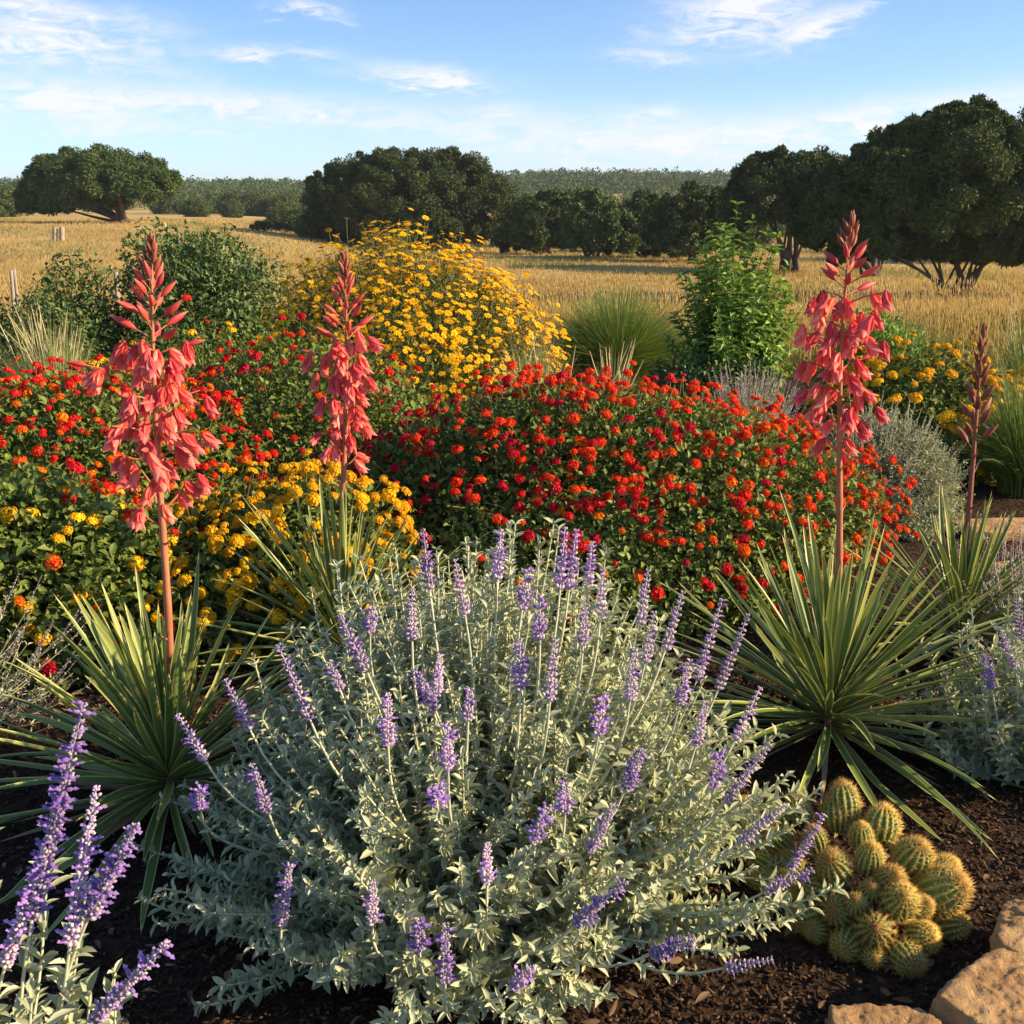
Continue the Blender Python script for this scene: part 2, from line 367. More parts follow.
def field_mat():
    m, nt = mat_new('dry meadow ground')
    v = N(nt, 'ShaderNodeTexCoord').outputs['Object']
    mp = N(nt, 'ShaderNodeMapping'); mp.inputs['Scale'].default_value = (.35, 1, 1); L(nt, v, mp.inputs[0])
    a = noise_(nt, .18, 6, mp.outputs[0], .6); b_ = noise_(nt, 2.5, 6, v, .7); d = noise_(nt, .05, 4, mp.outputs[0], .6)
    c = ramp(nt, a, [(.36, (.45, .315, .12)), (.5, (.55, .39, .155)), (.64, (.62, .45, .19))])
    c = mixc(nt, math_(nt, 'MULTIPLY', math_(nt, 'SUBTRACT', d, .52, clamp=True), 3.0, clamp=True), c, (.22, .20, .075))
    c = mixc(nt, math_(nt, 'MULTIPLY', b_, .45), c, (.40, .28, .11))
    p = N(nt, 'ShaderNodeBsdfPrincipled'); L(nt, c, p.inputs['Base Color']); p.inputs['Roughness'].default_value = 1
    p.inputs['Specular IOR Level'].default_value = .05
    bm = N(nt, 'ShaderNodeBump'); bm.inputs['Strength'].default_value = .8; bm.inputs['Distance'].default_value = .25
    L(nt, b_, bm.inputs['Height']); L(nt, bm.outputs[0], p.inputs['Normal'])
    o = N(nt, 'ShaderNodeOutputMaterial'); L(nt, p.outputs[0], o.inputs[0]); return m
def mulch_mat():
    m, nt = mat_new('bark mulch soil')
    v = N(nt, 'ShaderNodeTexCoord').outputs['Object']
    vo = N(nt, 'ShaderNodeTexVoronoi'); vo.inputs['Scale'].default_value = 70; L(nt, v, vo.inputs['Vector'])
    n1 = noise_(nt, 40, 8, v, .75)
    c = ramp(nt, n1, [(.3, (.018, .011, .008)), (.5, (.042, .025, .016)), (.7, (.09, .055, .034))])
    c = mixc(nt, math_(nt, 'MULTIPLY', math_(nt, 'GREATER_THAN', vo.outputs['Color'], .62), .35), c, (.10, .06, .036))
    p = N(nt, 'ShaderNodeBsdfPrincipled'); L(nt, c, p.inputs['Base Color']); p.inputs['Roughness'].default_value = .95
    p.inputs['Specular IOR Level'].default_value = .1
    h = math_(nt, 'ADD', n1, math_(nt, 'MULTIPLY', vo.outputs['Distance'], .8))
    b = N(nt, 'ShaderNodeBump'); b.inputs['Strength'].default_value = 1; b.inputs['Distance'].default_value = .012
    L(nt, h, b.inputs['Height']); L(nt, b.outputs[0], p.inputs['Normal'])
    o = N(nt, 'ShaderNodeOutputMaterial'); L(nt, p.outputs[0], o.inputs[0]); return m

# ------------------------------------------------------------------ ground
def sheet(name, xs, ys, zf, mat):
    X, Y = np.meshgrid(xs, ys); Z = zf(X, Y); nx, ny = len(xs), len(ys)
    V = np.stack([X.ravel(), Y.ravel(), Z.ravel()], 1)
    i = (np.arange(ny-1)[:, None]*nx+np.arange(nx-1)[None, :]).ravel()
    F = np.stack([i, i+1, i+nx+1, i+nx], 1)
    me = mesh_from(name, V, [F], smooth=True); me.materials.append(mat)
    o = bpy.data.objects.new(name, me); COL.objects.link(o); o['kind'] = 'structure'; return o
gx = np.concatenate([-np.geomspace(1500, 4, 70), np.linspace(-3, 3, 7), np.geomspace(4, 1500, 70)])
gy = np.concatenate([[-400, -100, -30, -10, -2], np.linspace(2, 60, 90), np.geomspace(62, 2500, 110)])
sheet('field', gx, gy, lambda X, Y: terrain(X, Y)-0.03, mat=field_mat())
def bedz(X, Y):
    e = sst(0, 1.0, np.minimum(np.minimum(X+9, 9-X), np.minimum(Y+3, 11.5-Y)))
    return -0.06+e*0.06+0.012*np.sin(X*3.1+Y*1.7)*np.sin(Y*4.3-X)*e
sheet('garden_bed', np.linspace(-9, 9, 181), np.linspace(-3, 11.5, 146), bedz, mulch_mat())

# mulch chips lying on the bed
rg = np.random.default_rng(5)
box = (np.array([(x, y, z) for z in (-.5, .5) for y in (-.5, .5) for x in (-.5, .5)]),
       np.array([(0, 2, 3, 1), (4, 5, 7, 6), (0, 1, 5, 4), (2, 6, 7, 3), (0, 4, 6, 2), (1, 3, 7, 5)]), np.zeros(8))
n = 75000
y = 1.2+rg.beta(1.0, 1.9, n)*6.5; x = rg.uniform(-1, 1, n)*(0.62*y+.5)
P = np.stack([x, y, bedz(x, y)+rg.uniform(0, .012, n)], 1)
d = nrm(rg.normal(size=(n, 3))*[1, 1, .28]); up = nrm(np.array([0, 0, 1.])+rg.normal(size=(n, 3))*.35)
Xa, Ya, Za = frame(d, up)
sc = np.stack([rg.uniform(.002, .0075, n), rg.uniform(.005, .034, n)*rg.uniform(.3, 1, n), rg.uniform(.0012, .004, n)], 1)
g = Geo(); g.inst(box, P, Xa, Ya, Za, sc, rg.beta(1.1, 1.5, n))
k = 1600; P2 = P[:k].copy(); P2[:, 2] += .008
Xa, Ya, Za = frame(nrm(rg.normal(size=(k, 3))*[1, 1, .15]), nrm(np.array([0, 0, 1.])+rg.normal(size=(k, 3))*.5))
g.inst(LEAF4, P2, Xa, Ya, Za, np.stack([rg.uniform(.008, .018, k), rg.uniform(.02, .045, k), np.full(k, .02)], 1), rg.uniform(.8, 1, k))
tag(g.build('mulch_chips', M['chips']), kind='stuff')

# ------------------------------------------------------------------ meadow grass
def meadow():
    rg = np.random.default_rng(11); g = Geo()
    n = 300000
    y = 10.5*np.exp(rg.uniform(0, 1, n)**1.0*math.log(11.5)); x = rg.uniform(-1, 1, n)*(0.56*y+3)
    # clumping
    f = np.sin(x*1.7+np.sin(y*1.1)*2)*np.sin(y*1.3+x*.4)+rg.normal(size=n)*.7
    keep = f > -.75; x = x[keep]; y = y[keep]; n = len(x)
    z = terrain(x, y)
    P = np.stack([x, y, z-.03], 1)
    h = rg.uniform(.12, .26, n)*(1+.25*np.sin(x*.8)*np.sin(y*.33))*np.where(y < 14, .8, 1)
    tilt = rg.normal(size=(n, 3))*[.28, .28, 0]+np.array([-.08, 0, 1.])
    d = nrm(tilt); Xa, Ya, Za = frame(d, rdir(rg, n)*[1, 1, .1]+np.array([0, -.6, 0.2]))
    w = np.maximum(.006, .00036*y)*rg.uniform(.6, 1.5, n)
    v = np.clip(rg.uniform(0, 1, n)*.45+.14+.22*np.sin(x*.22+2*np.sin(y*.09))*np.sin(y*.17+x*.05), 0, .72)
    greenish = ((np.sin(x*.35+1)*np.sin(y*.22+x*.1)+rg.normal(size=n)*.45) > .55) | ((y < 17) & (x > 1) & (rg.uniform(size=n) < .55))
    v = np.where(greenish, .8+rg.uniform(0, .2, n), v)
    BL = leaf_tpl(3, lambda t: (1-t)**.6+.03, .1, .22)
    g.inst(BL, P, Xa, Ya, Za, np.stack([w, h, h], 1), v)
    # seed heads on taller stems
    k = 6000; nn_ = np.where(y < 26)[0]; ii = nn_[rg.integers(0, len(nn_), k)]; P3 = P[ii]; hh = rg.uniform(.45, .75, k)
    tips = P3+np.stack([rg.normal(size=k)*.06, rg.normal(size=k)*.06, hh], 1)
    mid = (P3+tips)/2+np.stack([rg.normal(size=k)*.01, rg.normal(size=k)*.01, hh*0], 1)
    wr = np.maximum(.0025, .00016*P3[:, 1])
    g.tubes(np.stack([P3, mid, tips], 1), np.stack([wr, wr, wr*.8], 1), 3, rg.uniform(.3, .7, k))
    Xa, Ya, Za = frame(nrm(tips-mid), rdir(rg, k))
    g.inst(OCTA, tips, Xa, Ya, Za, np.stack([wr*2.8, hh*.10, wr*2.8], 1), rg.uniform(.4, .75, k))
    mt = leafmat('meadow grass', [(0, (.44, .30, .11)), (.4, (.57, .415, .17)), (.74, (.68, .52, .24)), (.80, (.20, .20, .06)), (1, (.30, .30, .09))], transl=.42, rough=.9, spec=.05, objvar=False)
    tag(g.build('meadow_grass', mt), kind='stuff')
meadow()

# ------------------------------------------------------------------ trees
def crown(rg, g, c, R, ncl, nper, ls, rcl=(.07, .19), bottom=-.35, lump=.16, droop=0.0):
    c = np.array(c, float); R = np.array(R, float); lf = lumps(rg, 7, lump, 2.6)
    ncl = int(ncl*2.6); nper = int(nper*.44)
    u = rdir(rg, ncl*3); u = u[u[:, 2] > bottom][:ncl]
    q = rg.uniform(.40, .96, len(u))**.55
    cc = c+u*R*(lf(u)*q)[:, None]
    rc = rg.uniform(rcl[0], rcl[1], len(u))*R.mean()
    m = len(u)
    idx = np.repeat(np.arange(m), nper); n = len(idx)
    v = rdir(rg, n); rr = rg.uniform(0, 1, n)**.4
    P = cc[idx]+v*rc[idx][:, None]*rr[:, None]*np.array([1.05, 1.05, .9])
    out = nrm((P-c)/R)
    d = nrm(v*.6+out*.4+rdir(rg, n)*.8); nn = nrm(out+v*.8+rdir(rg, n)*.7)
    X, Y, Z = frame(d, nn)
    s = ls*rg.uniform(.6, 1.5, n)
    tintc = rg.uniform(-.16, .16, m)[idx]
    g.inst(LEAF2, P, X, Y, Z, np.stack([s*.48, s*1.15, s], 1), np.clip(rg.uniform(.1, .9, n)+tintc, 0, 1))
    return cc
def trunks(rg, g, base, tgts, r0, spread=.25):
    k = 6; t = np.linspace(0, 1, k)[None, :, None]
    T = np.array(tgts); m = len(T)
    B = np.array(base)+rg.normal(size=(m, 3))*[spread, spread, 0]
    mid = B+(T-B)*[.38, .38, .5]+rg.normal(size=(m, 3))*.1*np.linalg.norm(T-B, axis=1)[:, None]*.6
    P = (1-t)**2*B[:, None]+2*t*(1-t)*mid[:, None]+t*t*T[:, None]
    R = r0*rg.uniform(.6, 1.1, m)[:, None]*np.linspace(1, .25, k)[None, :]
    g.tubes(P, R, 6, rg.uniform(0, 1, m))
def tree(name, base, crowns, label, stems=8, r0=.12, ls=.14, mat='tree', nper=240, ncl=60, group='trees beyond the meadow', **kw):
    rg = np.random.default_rng(abs(hash(label)) % 1000 if False else sum(map(ord, label)))
    t = root(name, base, label, 'tree', group)
    g = Geo(); allc = []
    for (c, R) in crowns: allc.append(crown(rg, g, c, R, ncl, nper, ls, **kw))
    allc = np.concatenate(allc)
    g.build('crown', M[mat], t)
    w = Geo()
    sel = allc[rg.choice(len(allc), min(stems, len(allc)), replace=False)]
    trunks(rg, w, base, sel, r0); 
    w.build('trunk', M['bark'], t, smooth=True)
    return t
def spec(px, pbase, crs, D=None):
    """base on the terrain at a pixel; crowns given in pixels (px, py centre, half width, half height) at the base's distance"""
    b = ground_at(px, pbase) if D is None else np.array([atY(px, 300, D)[0], D, float(terrain(atY(px, 300, D)[0], D))])
    Y = b[1]; k = Y/FPX*1.0
    out = []
    for (cx, cy, hw, hh) in crs:
        p = atY(cx, cy, Y); depthk = (Y*math.cos(PITCH)+(CAMZ-p[2])*math.sin(PITCH))/FPX
        out.append((p, (hw*depthk, hw*depthk*.9, hh*depthk)))
    b[2] = float(terrain(b[0], b[1])); return b, out
b, c = spec(125, 223, [(70, 192, 52, 34), (130, 182, 50, 26), (98, 182, 66, 31), (45, 200, 28, 22)])
tree('oak_tree', b, c, 'broad domed live oak standing alone at the left of the dry meadow', stems=14, r0=.22, ls=.18, nper=620, ncl=90, bottom=-.5, lump=.06)
b, c = spec(432, 249, [(415, 200, 75, 50), (352, 205, 46, 44), (482, 212, 46, 38), (388, 178, 46, 32), (448, 182, 44, 32), (330, 225, 26, 24), (420, 230, 80, 26)])
tree('juniper_tree', b, c, 'wide dark rounded juniper behind the yellow flowering bush, branches down to the grass', stems=26, r0=.13, ls=.15, nper=600, ncl=60, bottom=-.6, lump=.07)
b, c = spec(955, 297, [(950, 185, 95, 66), (1015, 185, 95, 70), (893, 195, 60, 58), (1075, 205, 70, 70), (970, 132, 46, 30), (925, 148, 40, 32), (870, 238, 40, 34), (1045, 240, 46, 40), (1000, 222, 50, 36), (925, 246, 34, 20), (990, 250, 40, 20), (830, 225, 34, 34)])
tree('oak_tree', b, c, 'largest dark oak at the right edge with a fan of leaning trunks', stems=15, r0=.075, ls=.105, nper=760, ncl=60, bottom=-.6, lump=.12)
b, c = spec(792, 272, [(780, 200, 56, 46), (825, 205, 46, 46), (770, 180, 36, 26), (800, 175, 30, 22)])
tree('oak_tree', b, c, 'dark oak with pale bare trunks just left of the largest oak', stems=9, r0=.14, ls=.14, nper=520, ncl=50, bottom=-.5)
b, c = spec(872, 276, [(865, 195, 52, 52), (845, 215, 40, 40), (885, 165, 36, 28)])
tree('juniper_tree', b, c, 'dark juniper squeezed between the two right-hand oaks', stems=9, r0=.12, ls=.13, nper=560, ncl=48, bottom=-.6)
b, c = spec(690, 262, [(690, 228, 46, 40), (728, 228, 34, 42)])
tree('juniper_tree', b, c, 'low dark juniper behind the leafy green sapling', stems=6, r0=.12, ls=.19, nper=420, ncl=40, bottom=-.6)
b, c = spec(590, 258, [(590, 226, 32, 34), (612, 236, 28, 26)])
tree('juniper_tree', b, c, 'sunlit mid green juniper at the meadow edge above the fountain grass', stems=5, r0=.12, ls=.19, mat='tree2', nper=420, ncl=36, bottom=-.6)
b, c = spec(547, 254, [(545, 226, 36, 34), (520, 238, 24, 22)])
tree('juniper_tree', b, c, 'small dark juniper just right of the wide juniper', stems=5, r0=.12, ls=.19, nper=420, ncl=36, bottom=-.6)
b, c = spec(643, 257, [(642, 230, 32, 32), (665, 242, 26, 22)])
tree('juniper_tree', b, c, 'dark round juniper between the sunlit juniper and the sapling', stems=5, r0=.12, ls=.19, nper=420, ncl=34, bottom=-.6)
b, c = spec(264, 231, [(266, 227, 16, 5)])
tree('meadow_shrub', b, c, 'small olive shrub alone in the open meadow', stems=6, r0=.04, ls=.16, mat='tree2', nper=120, ncl=20, bottom=-.2)

# tree line individuals, copies of three kinds
def proto_tree(seed, label, mat):
    rg = np.random.default_rng(seed); t = root('tree_line_tree', (0, 0, 0), label, 'tree', 'tree line behind the meadow')
    g = Geo(); cc = crown(rg, g, (0, 0, 1.8), (3.0, 2.8, 2.35), 44, 260, .27, rcl=(.2, .36), bottom=-.8)
    g.build('crown', M[mat], t); w = Geo(); trunks(rg, w, (0, 0, 0), cc[rg.choice(len(cc), 5, replace=False)], .16); w.build('trunk', M['bark'], t, smooth=True)
    return t
protos = [proto_tree(1, 'x', 'tree2'), proto_tree(2, 'x', 'tree2'), proto_tree(3, 'x', 'tree2')]
rg = np.random.default_rng(77); usedp = set()
line = []; tl = []
for px in np.arange(-120, 22, 19): line.append((px, 150+rg.uniform(-8, 8), .80))
for px in np.arange(175, 330, 17): line.append((px+rg.uniform(-4, 4), 185+rg.uniform(-15, 15), .72))
for px in (205, 240, 296): line.append((px, 150+rg.uniform(-6, 6), .5))
for px in (515, 531, 560, 575, 606, 626, 662, 676, 708, 724, 745): line.append((px+rg.uniform(-3, 3), 84+rg.uniform(-4, 10), .55))
for px in np.arange(515, 780, 21): line.append((px+rg.uniform(-5, 5), 118+rg.uniform(-12, 12), .70))
for px in np.arange(1040, 1180, 26): line.append((px, 70+rg.uniform(-8, 8), 1.4))
line += [(305, 96, .6), (288, 105, .5), (318, 88, .5)]
names = ['dark', 'mid green', 'olive green']
for i, (px, Y, s) in enumerate(line):
    k = int(rg.integers(0, 3)); o = protos[k] if k not in usedp else copy_tree(protos[k]); usedp.add(k)
    x = (px-512)/FPX*Y*.99; s = s*rg.uniform(.8, 1.2)
    o.location = (x, Y, float(terrain(x, Y))-.1*s); o.scale = (s*1.05, s*1.05, s*rg.uniform(.85, 1.05)); o.rotation_euler = (0, 0, rg.uniform(0, 6.28))
    zone = 0 if px < 30 else 1 if px < 335 else 2 if px < 790 else 3
    tl.append((zone, px, o, names[k]))
words = ['first', 'second', 'third', 'fourth', 'fifth', 'sixth', 'seventh', 'eighth', 'ninth', 'tenth', 'eleventh', 'twelfth', 'thirteenth', 'fourteenth', 'fifteenth', 'sixteenth', 'seventeenth', 'eighteenth', 'nineteenth', 'twentieth']
wz = ['left of the domed live oak', 'between live oak and wide juniper', 'between wide juniper and right oaks', 'beyond the largest oak']
for z_ in range(4):
    q_ = sorted([e for e in tl if e[0] == z_], key=lambda e: e[1])
    for n_, (_, px, o, nm_) in enumerate(q_):
        o['label'] = '%s tree, %s from the left in the line %s' % (nm_, words[n_] if n_ < 20 else 'twenty-%s' % words[n_-20], wz[z_])

# far wooded hills
def farwood():
    rg = np.random.default_rng(9); g = Geo(); n = 3300
    y = np.sqrt(rg.uniform(165**2, 620**2, n)); x = rg.uniform(-1, 1, n)*y*.66
    s = rg.uniform(1.6, 3.3, n)*(.8+.5*(y-165)/455); z = terrain(x, y)+s*.7
    m = 150; idx = np.repeat(np.arange(n), m); N_ = len(idx)
    v = rdir(rg, N_); v[:, 2] = np.abs(v[:, 2])*1.0-.15
    lf = 1+.22*np.sin(v[:, 0]*5+x[idx])+.2*np.sin(v[:, 1]*6+v[:, 2]*4+y[idx])
    P = np.stack([x, y, z], 1)[idx]+v*(s[idx]*lf)[:, None]*np.array([1.15, 1.15, .95])
    X, Y, Z = frame(nrm(v+rdir(rg, N_)), nrm(v+rdir(rg, N_)*.7))
    q = rg.uniform(.5, 1.2, N_)*s[idx]*.24*np.clip(y[idx]/330, .5, 1)
    g.inst(LEAF2, P, X, Y, Z, np.stack([q, q, q], 1), np.clip(rg.uniform(0, .7, N_)+rg.uniform(-.2, .35, n)[idx], 0, 1))
    tag(g.build('far_wood', M['farwood']), kind='stuff')
farwood()

# ------------------------------------------------------------------ flower head meshes
def petal_tpl():
    return (np.array([(0, 0, 0), (-.5, .6, .12), (0, 1, .02), (.5, .6, .12)]), np.array([(0, 3, 2, 1)]), np.array([0, 1, 1, 1.]))
PET = petal_tpl()
def lantana_head(rg, R=.5, nf=26, mats=('red',), name='flower_head'):
    """dome of small four-petalled florets, radius about R (unit), +Z outward"""
    g = Geo()
    i = np.arange(nf)+.5; ph = i*2.39996; th = np.arccos(1-i/nf*1.0)*.98
    u = np.stack([np.sin(th)*np.cos(ph), np.sin(th)*np.sin(ph), np.cos(th)], 1)+rg.normal(size=(nf, 3))*.06; u = nrm(u)
    c = u*R*[1, 1, .62]*rg.uniform(.86, 1.08, nf)[:, None]
    r = rg.uniform(0, 1, nf)
    # tubes under the florets
    for k in range(4):
        a = k*math.pi/2+rg.uniform(-.2, .2)
        ref = nrm(np.cross(u, np.array([.3, .5, .8]))); bt = np.cross(u, ref)
        d = nrm(ref*math.cos(a)+bt*math.sin(a)+u*.25)
        X, Y, Z = frame(d, u)
        s = R*.30*rg.uniform(.85, 1.2, nf)
        g.inst(PET, c, X, Y, Z, np.stack([s, s, s], 1), np.clip(r+rg.normal(size=nf)*.05, 0, 1))
    g.inst(OCTA, u*R*.45*[1, 1, .6], *frame(u, nrm(np.cross(u, [.3, .5, .8]))), np.tile([R*.30, R*.42, R*.30], (nf, 1)), r*.5)
    return g
def daisy_head(rg, R=.5, npet=9):
    g = Geo(); a = np.arange(npet)*2*math.pi/npet+rg.normal(size=npet)*.1
    d = np.stack([np.cos(a), np.sin(a), np.full(npet, .18)], 1); P = d*R*.12
    X, Y, Z = frame(d, np.tile([0, 0, 1.], (npet, 1)))
    g.inst(LEAF2, P, X, Y, Z, np.stack([np.full(npet, R*.62), np.full(npet, R*.95), np.full(npet, R)], 1), rg.uniform(0, 1, npet))
    i = np.arange(14)+.5; ph = i*2.4; rr = np.sqrt(i/14)*R*.4
    c = np.stack([rr*np.cos(ph), rr*np.sin(ph), R*.16-rr*.15], 1)
    g.inst(OCTA, c, np.tile([1., 0, 0], (14, 1)), np.tile([0, 1., 0], (14, 1)), np.tile([0, 0, 1.], (14, 1)), np.full(14, R*.14), rg.uniform(0, .4, 14))
    return g
HEADS = {}
rg = np.random.default_rng(21)
for nm in ('red', 'crimson', 'orange', 'gold'):
    HEADS[nm] = []
    for j in range(3):
        g = lantana_head(rg, .5, (30, 34, 26)[j]); me = g.mesh('flower_head'); me.materials.append(M[nm])
        HEADS[nm].append((me, (np.concatenate(g.V), g.P, np.concatenate(g.r))))
HEADS['daisy'] = []
for j in range(3):
    g = daisy_head(rg, .5, (8, 9, 10)[j]); me = g.mesh('flower_head'); me.materials.append(M['daisy'])
    HEADS['daisy'].append((me, (np.concatenate(g.V), g.P, np.concatenate(g.r))))

def flowers(rg, parent, P, D, size, kinds, limit=95):
    """heads nearest the viewer are parts of their own, the rest of a colour is one part of kind stuff"""
    n = len(P); dist = np.linalg.norm(P-np.array([0, 0, CAMZ]), axis=1)
    vis = ((np.array([0, 0, CAMZ])-P)*D).sum(1)/dist
    sc = dist*1.0-vis*.8-size*12
    order = np.argsort(sc); var = rg.integers(0, 3, n); spin = rg.uniform(0, 6.28, n)
    for i in order[:limit]:
        place('flower_head', HEADS[kinds[i]][var[i]][0], parent, P[i], D[i], float(size[i]), spin[i])
    rest = order[limit:]
    for kd in sorted(set(kinds[i] for i in rest)):
        g = Geo()
        for v in range(3):
            ii = np.array([i for i in rest if kinds[i] == kd and var[i] == v])
            if len(ii) == 0: continue
            V, Pf, rr = HEADS[kd][v][1]
            Zd = nrm(D[ii]); X = nrm(np.cross(Zd, rdir(rg, len(ii)))); Y = np.cross(Zd, X)
            sct = np.repeat(size[ii][:, None], 3, 1)
            start = len(g.r)
            g.inst((V, Pf, rr), P[ii], X, Y, Zd, sct, np.full(len(ii), .5))
            g.r[-1] = np.clip(np.tile(rr, len(ii)), 0, 1)
        o = g.build('flower_heads', M[kd], parent); o['kind'] = 'stuff'

# ------------------------------------------------------------------ leafy mounds (lantana, shrubs, daisy bush)
def patchy(u, fr):
    p = .5+.5*np.sin(u[:, 0]*fr*1.9+1.3+2*np.sin(u[:, 1]*fr+u[:, 2]*fr*1.3))*np.sin(u[:, 2]*fr*2.2+.5+1.5*np.sin(u[:, 0]*fr*2.1))
    return .22+.9*p
def mound(name, c, R, label, cat, nleaf, lsize, kindfn=None, nfl=0, fsize=.05, mat='lantana', seed=1, group=None, lump=.14,
          flift=.03, leaftpl=None, nstem=60, fl_umin=-.05, narrow=.62, deep=.5, limit=95, lfreq=2.8, stalk=0.0, fbias=None, twig='lstem', upw=.7):
    rg = np.random.default_rng(seed); c = np.array(c, float); R = np.array(R, float)
    t = root(name, (c[0], c[1], 0 if c[1] < 11 else float(terrain(c[0], c[1]))), label, cat, group)
    lf = lumps(rg, 9, lump, lfreq)
    g = Geo()
    u = rdir(rg, int(nleaf*1.6)); u = u[u[:, 2] > -.28][:nleaf]; n = len(u)
    dep = 1-deep*rg.beta(1, 2.4, n)
    P = c+u*R*(lf(u)*dep)[:, None]+rg.normal(size=(n, 3))*lsize*.7
    P[:, 2] = np.maximum(P[:, 2], .02 if c[1] < 11 else -9)
    d = nrm(u*.5+rdir(rg, n)*.9+np.array([0, 0, .25])); nn = nrm(u*.6+np.array([0, 0, upw])+rdir(rg, n)*.55)
    X, Y, Z = frame(d, nn); s = lsize*rg.uniform(.55, 1.35, n)
    g.inst(leaftpl or LEAF2, P, X, Y, Z, np.stack([s*narrow, s, s], 1), rg.uniform(0, 1, n))
    g.build('foliage', M[mat], t)
    # stems from the base to just past the surface
    m = nstem; us = rdir(rg, m*3); us = us[us[:, 2] > .0][:m]; m = len(us)
    T = c+us*R*(lf(us)*rg.uniform(.9, 1.13, m))[:, None]; B = np.array([c[0], c[1], wloc(t)[2]])+rg.normal(size=(m, 3))*[R[0]*.15, R[1]*.15, 0]
    tt = np.linspace(0, 1, 7)[None, :, None]; mid = (B+T)/2+np.array([0, 0, .18*R[2]])+rg.normal(size=(m, 3))*R*.12
    PP = (1-tt)**2*B[:, None]+2*tt*(1-tt)*mid[:, None]+tt*tt*T[:, None]
    w = Geo(); w.tubes(PP, np.linspace(.005, .0016, 7)[None]*np.ones((m, 1))*max(1, R[2]), 4, rg.uniform(0, 1, m))
    fP = None
    if nfl:
        uf = rdir(rg, nfl*6); uf = uf[uf[:, 2] > fl_umin]
        if fbias is not None: uf = uf[rg.uniform(size=len(uf)) < fbias(uf)]
        uf = uf[:nfl]; m2 = len(uf)
        fP = c+uf*R*(lf(uf)*rg.uniform(.90, 1.07, m2))[:, None]+uf*flift*rg.uniform(.2, 1.6, m2)[:, None]+rg.normal(size=(m2, 3))*.02
        fP[:, 2] = np.maximum(fP[:, 2], .06)
        D = nrm(uf*.75+np.array([0, -.2, .55])+rg.normal(size=(m2, 3))*.30)
        fs = fsize*rg.uniform(.6, 1.25, m2)
        kinds = [kindfn(p, rg) for p in fP]
        # flower stalks
        B2 = fP-D*(.10+stalk)-uf*.05+rg.normal(size=(m2, 3))*.015; md = (fP+B2)/2+rg.normal(size=(m2, 3))*.006
        w.tubes(np.stack([B2, md, fP], 1), np.tile([.0018, .0015, .0013], (m2, 1)), 3, rg.uniform(0, 1, m2))
    w.build('stems', M[twig], t)
    if nfl: flowers(rg, t, fP, D, fs, kinds, limit)
    return t
def k_red(p, rg):
    r = rg.uniform(); t = np.clip((p[0]-.5)/1.0, 0, 1)*.38+.10
    if p[2] < .35 and p[0] < .6: t = .3
    return 'orange' if r < t else ('crimson' if rg.uniform() < np.clip(.55-p[0]*.3-(p[2]-.4)*.6, .1, .8) else 'red')
LG = 'lantana bushes in the flower bed'
mound('lantana_bush', (.36, 4.95, .10), (1.18, .98, .70), 'large mounded lantana covered in red flower heads in the middle of the bed', 'lantana bush',
      56000, .029, k_red, 1350, .041, lump=.2, flift=.05, fbias=lambda u: np.clip(.25+.8*u[:, 2]+.25*u[:, 0], .12, 1)*patchy(u, 5.0), seed=31, group=LG, nstem=170, leaftpl=LEAF3)
mound('lantana_bush', (-1.12, 5.75, .10), (.80, .72, .76), 'dark green lantana dotted with small crimson heads, behind the second coral stalk', 'lantana bush',
      16000, .040, lambda p, r: 'crimson' if r.uniform() < .7 else 'red', 260, .042, seed=32, group=LG, nstem=110)
mound('lantana_bush', (-2.15, 5.0, .08), (.98, .80, .74), 'red and orange lantana at the left edge behind the leftmost coral stalk', 'lantana bush',
      24000, .034, lambda p, r: 'orange' if r.uniform() < .3 else 'red', 900, .044, seed=33, leaftpl=LEAF3, group=LG, nstem=80)
mound('lantana_bush', (-1.78, 3.95, .06), (.66, .56, .60), 'loose lantana at the left edge with mixed orange, gold and red heads', 'lantana bush',
      16000, .038, lambda p, r: ['orange', 'gold', 'red', 'crimson', 'gold'][r.integers(0, 5)], 210, .050, seed=34, leaftpl=LEAF3, group=LG, nstem=90)
mound('lantana_bush', (-.92, 4.12, .04), (.50, .48, .50), 'golden yellow lantana between the two left coral flower stalks', 'lantana bush',
      15000, .033, lambda p, r: 'gold', 430, .046, seed=35, leaftpl=LEAF3, group=LG, flift=.06, nstem=90, fbias=lambda u: .25+.75*(u[:, 2] > .25))
mound('lantana_bush', (-1.32, 4.15, .0), (.42, .40, .42), 'low lantana with a few orange heads behind the leftmost yucca', 'lantana bush',
      7000, .044, lambda p, r: ['orange', 'gold', 'gold', 'crimson'][r.integers(0, 4)], 90, .050, seed=36, leaftpl=LEAF3, group=LG, nstem=50)
mound('lantana_bush', (2.55, 6.9, .05), (.66, .55, .68), 'yellow lantana between the tall right coral stalk and the dark brown stalk', 'lantana bush',
      11000, .042, lambda p, r: 'gold', 380, .060, seed=37, group=LG, nstem=60)
mound('lantana_bush', (3.35, 6.9, .05), (.52, .5, .56), 'yellow lantana at the right edge beyond the dark brown stalk', 'lantana bush',
      8000, .042, lambda p, r: 'gold', 320, .060, seed=38, group=LG, nstem=50)
mound('daisy_bush', (-.78, 7.4, .22), (.98, .82, 1.0), 'tall domed bush covered in small yellow daisies below the wide juniper', 'daisy bush',
      26000, .040, lambda p, r: 'daisy', 3000, .048, seed=39, flift=.085, lump=.2, nstem=200, narrow=.3, stalk=.05,
      fbias=lambda u: np.clip(.25+1.0*(u[:, 2]+.35*u[:, 0]), .08, 1)*patchy(u, 4.0))
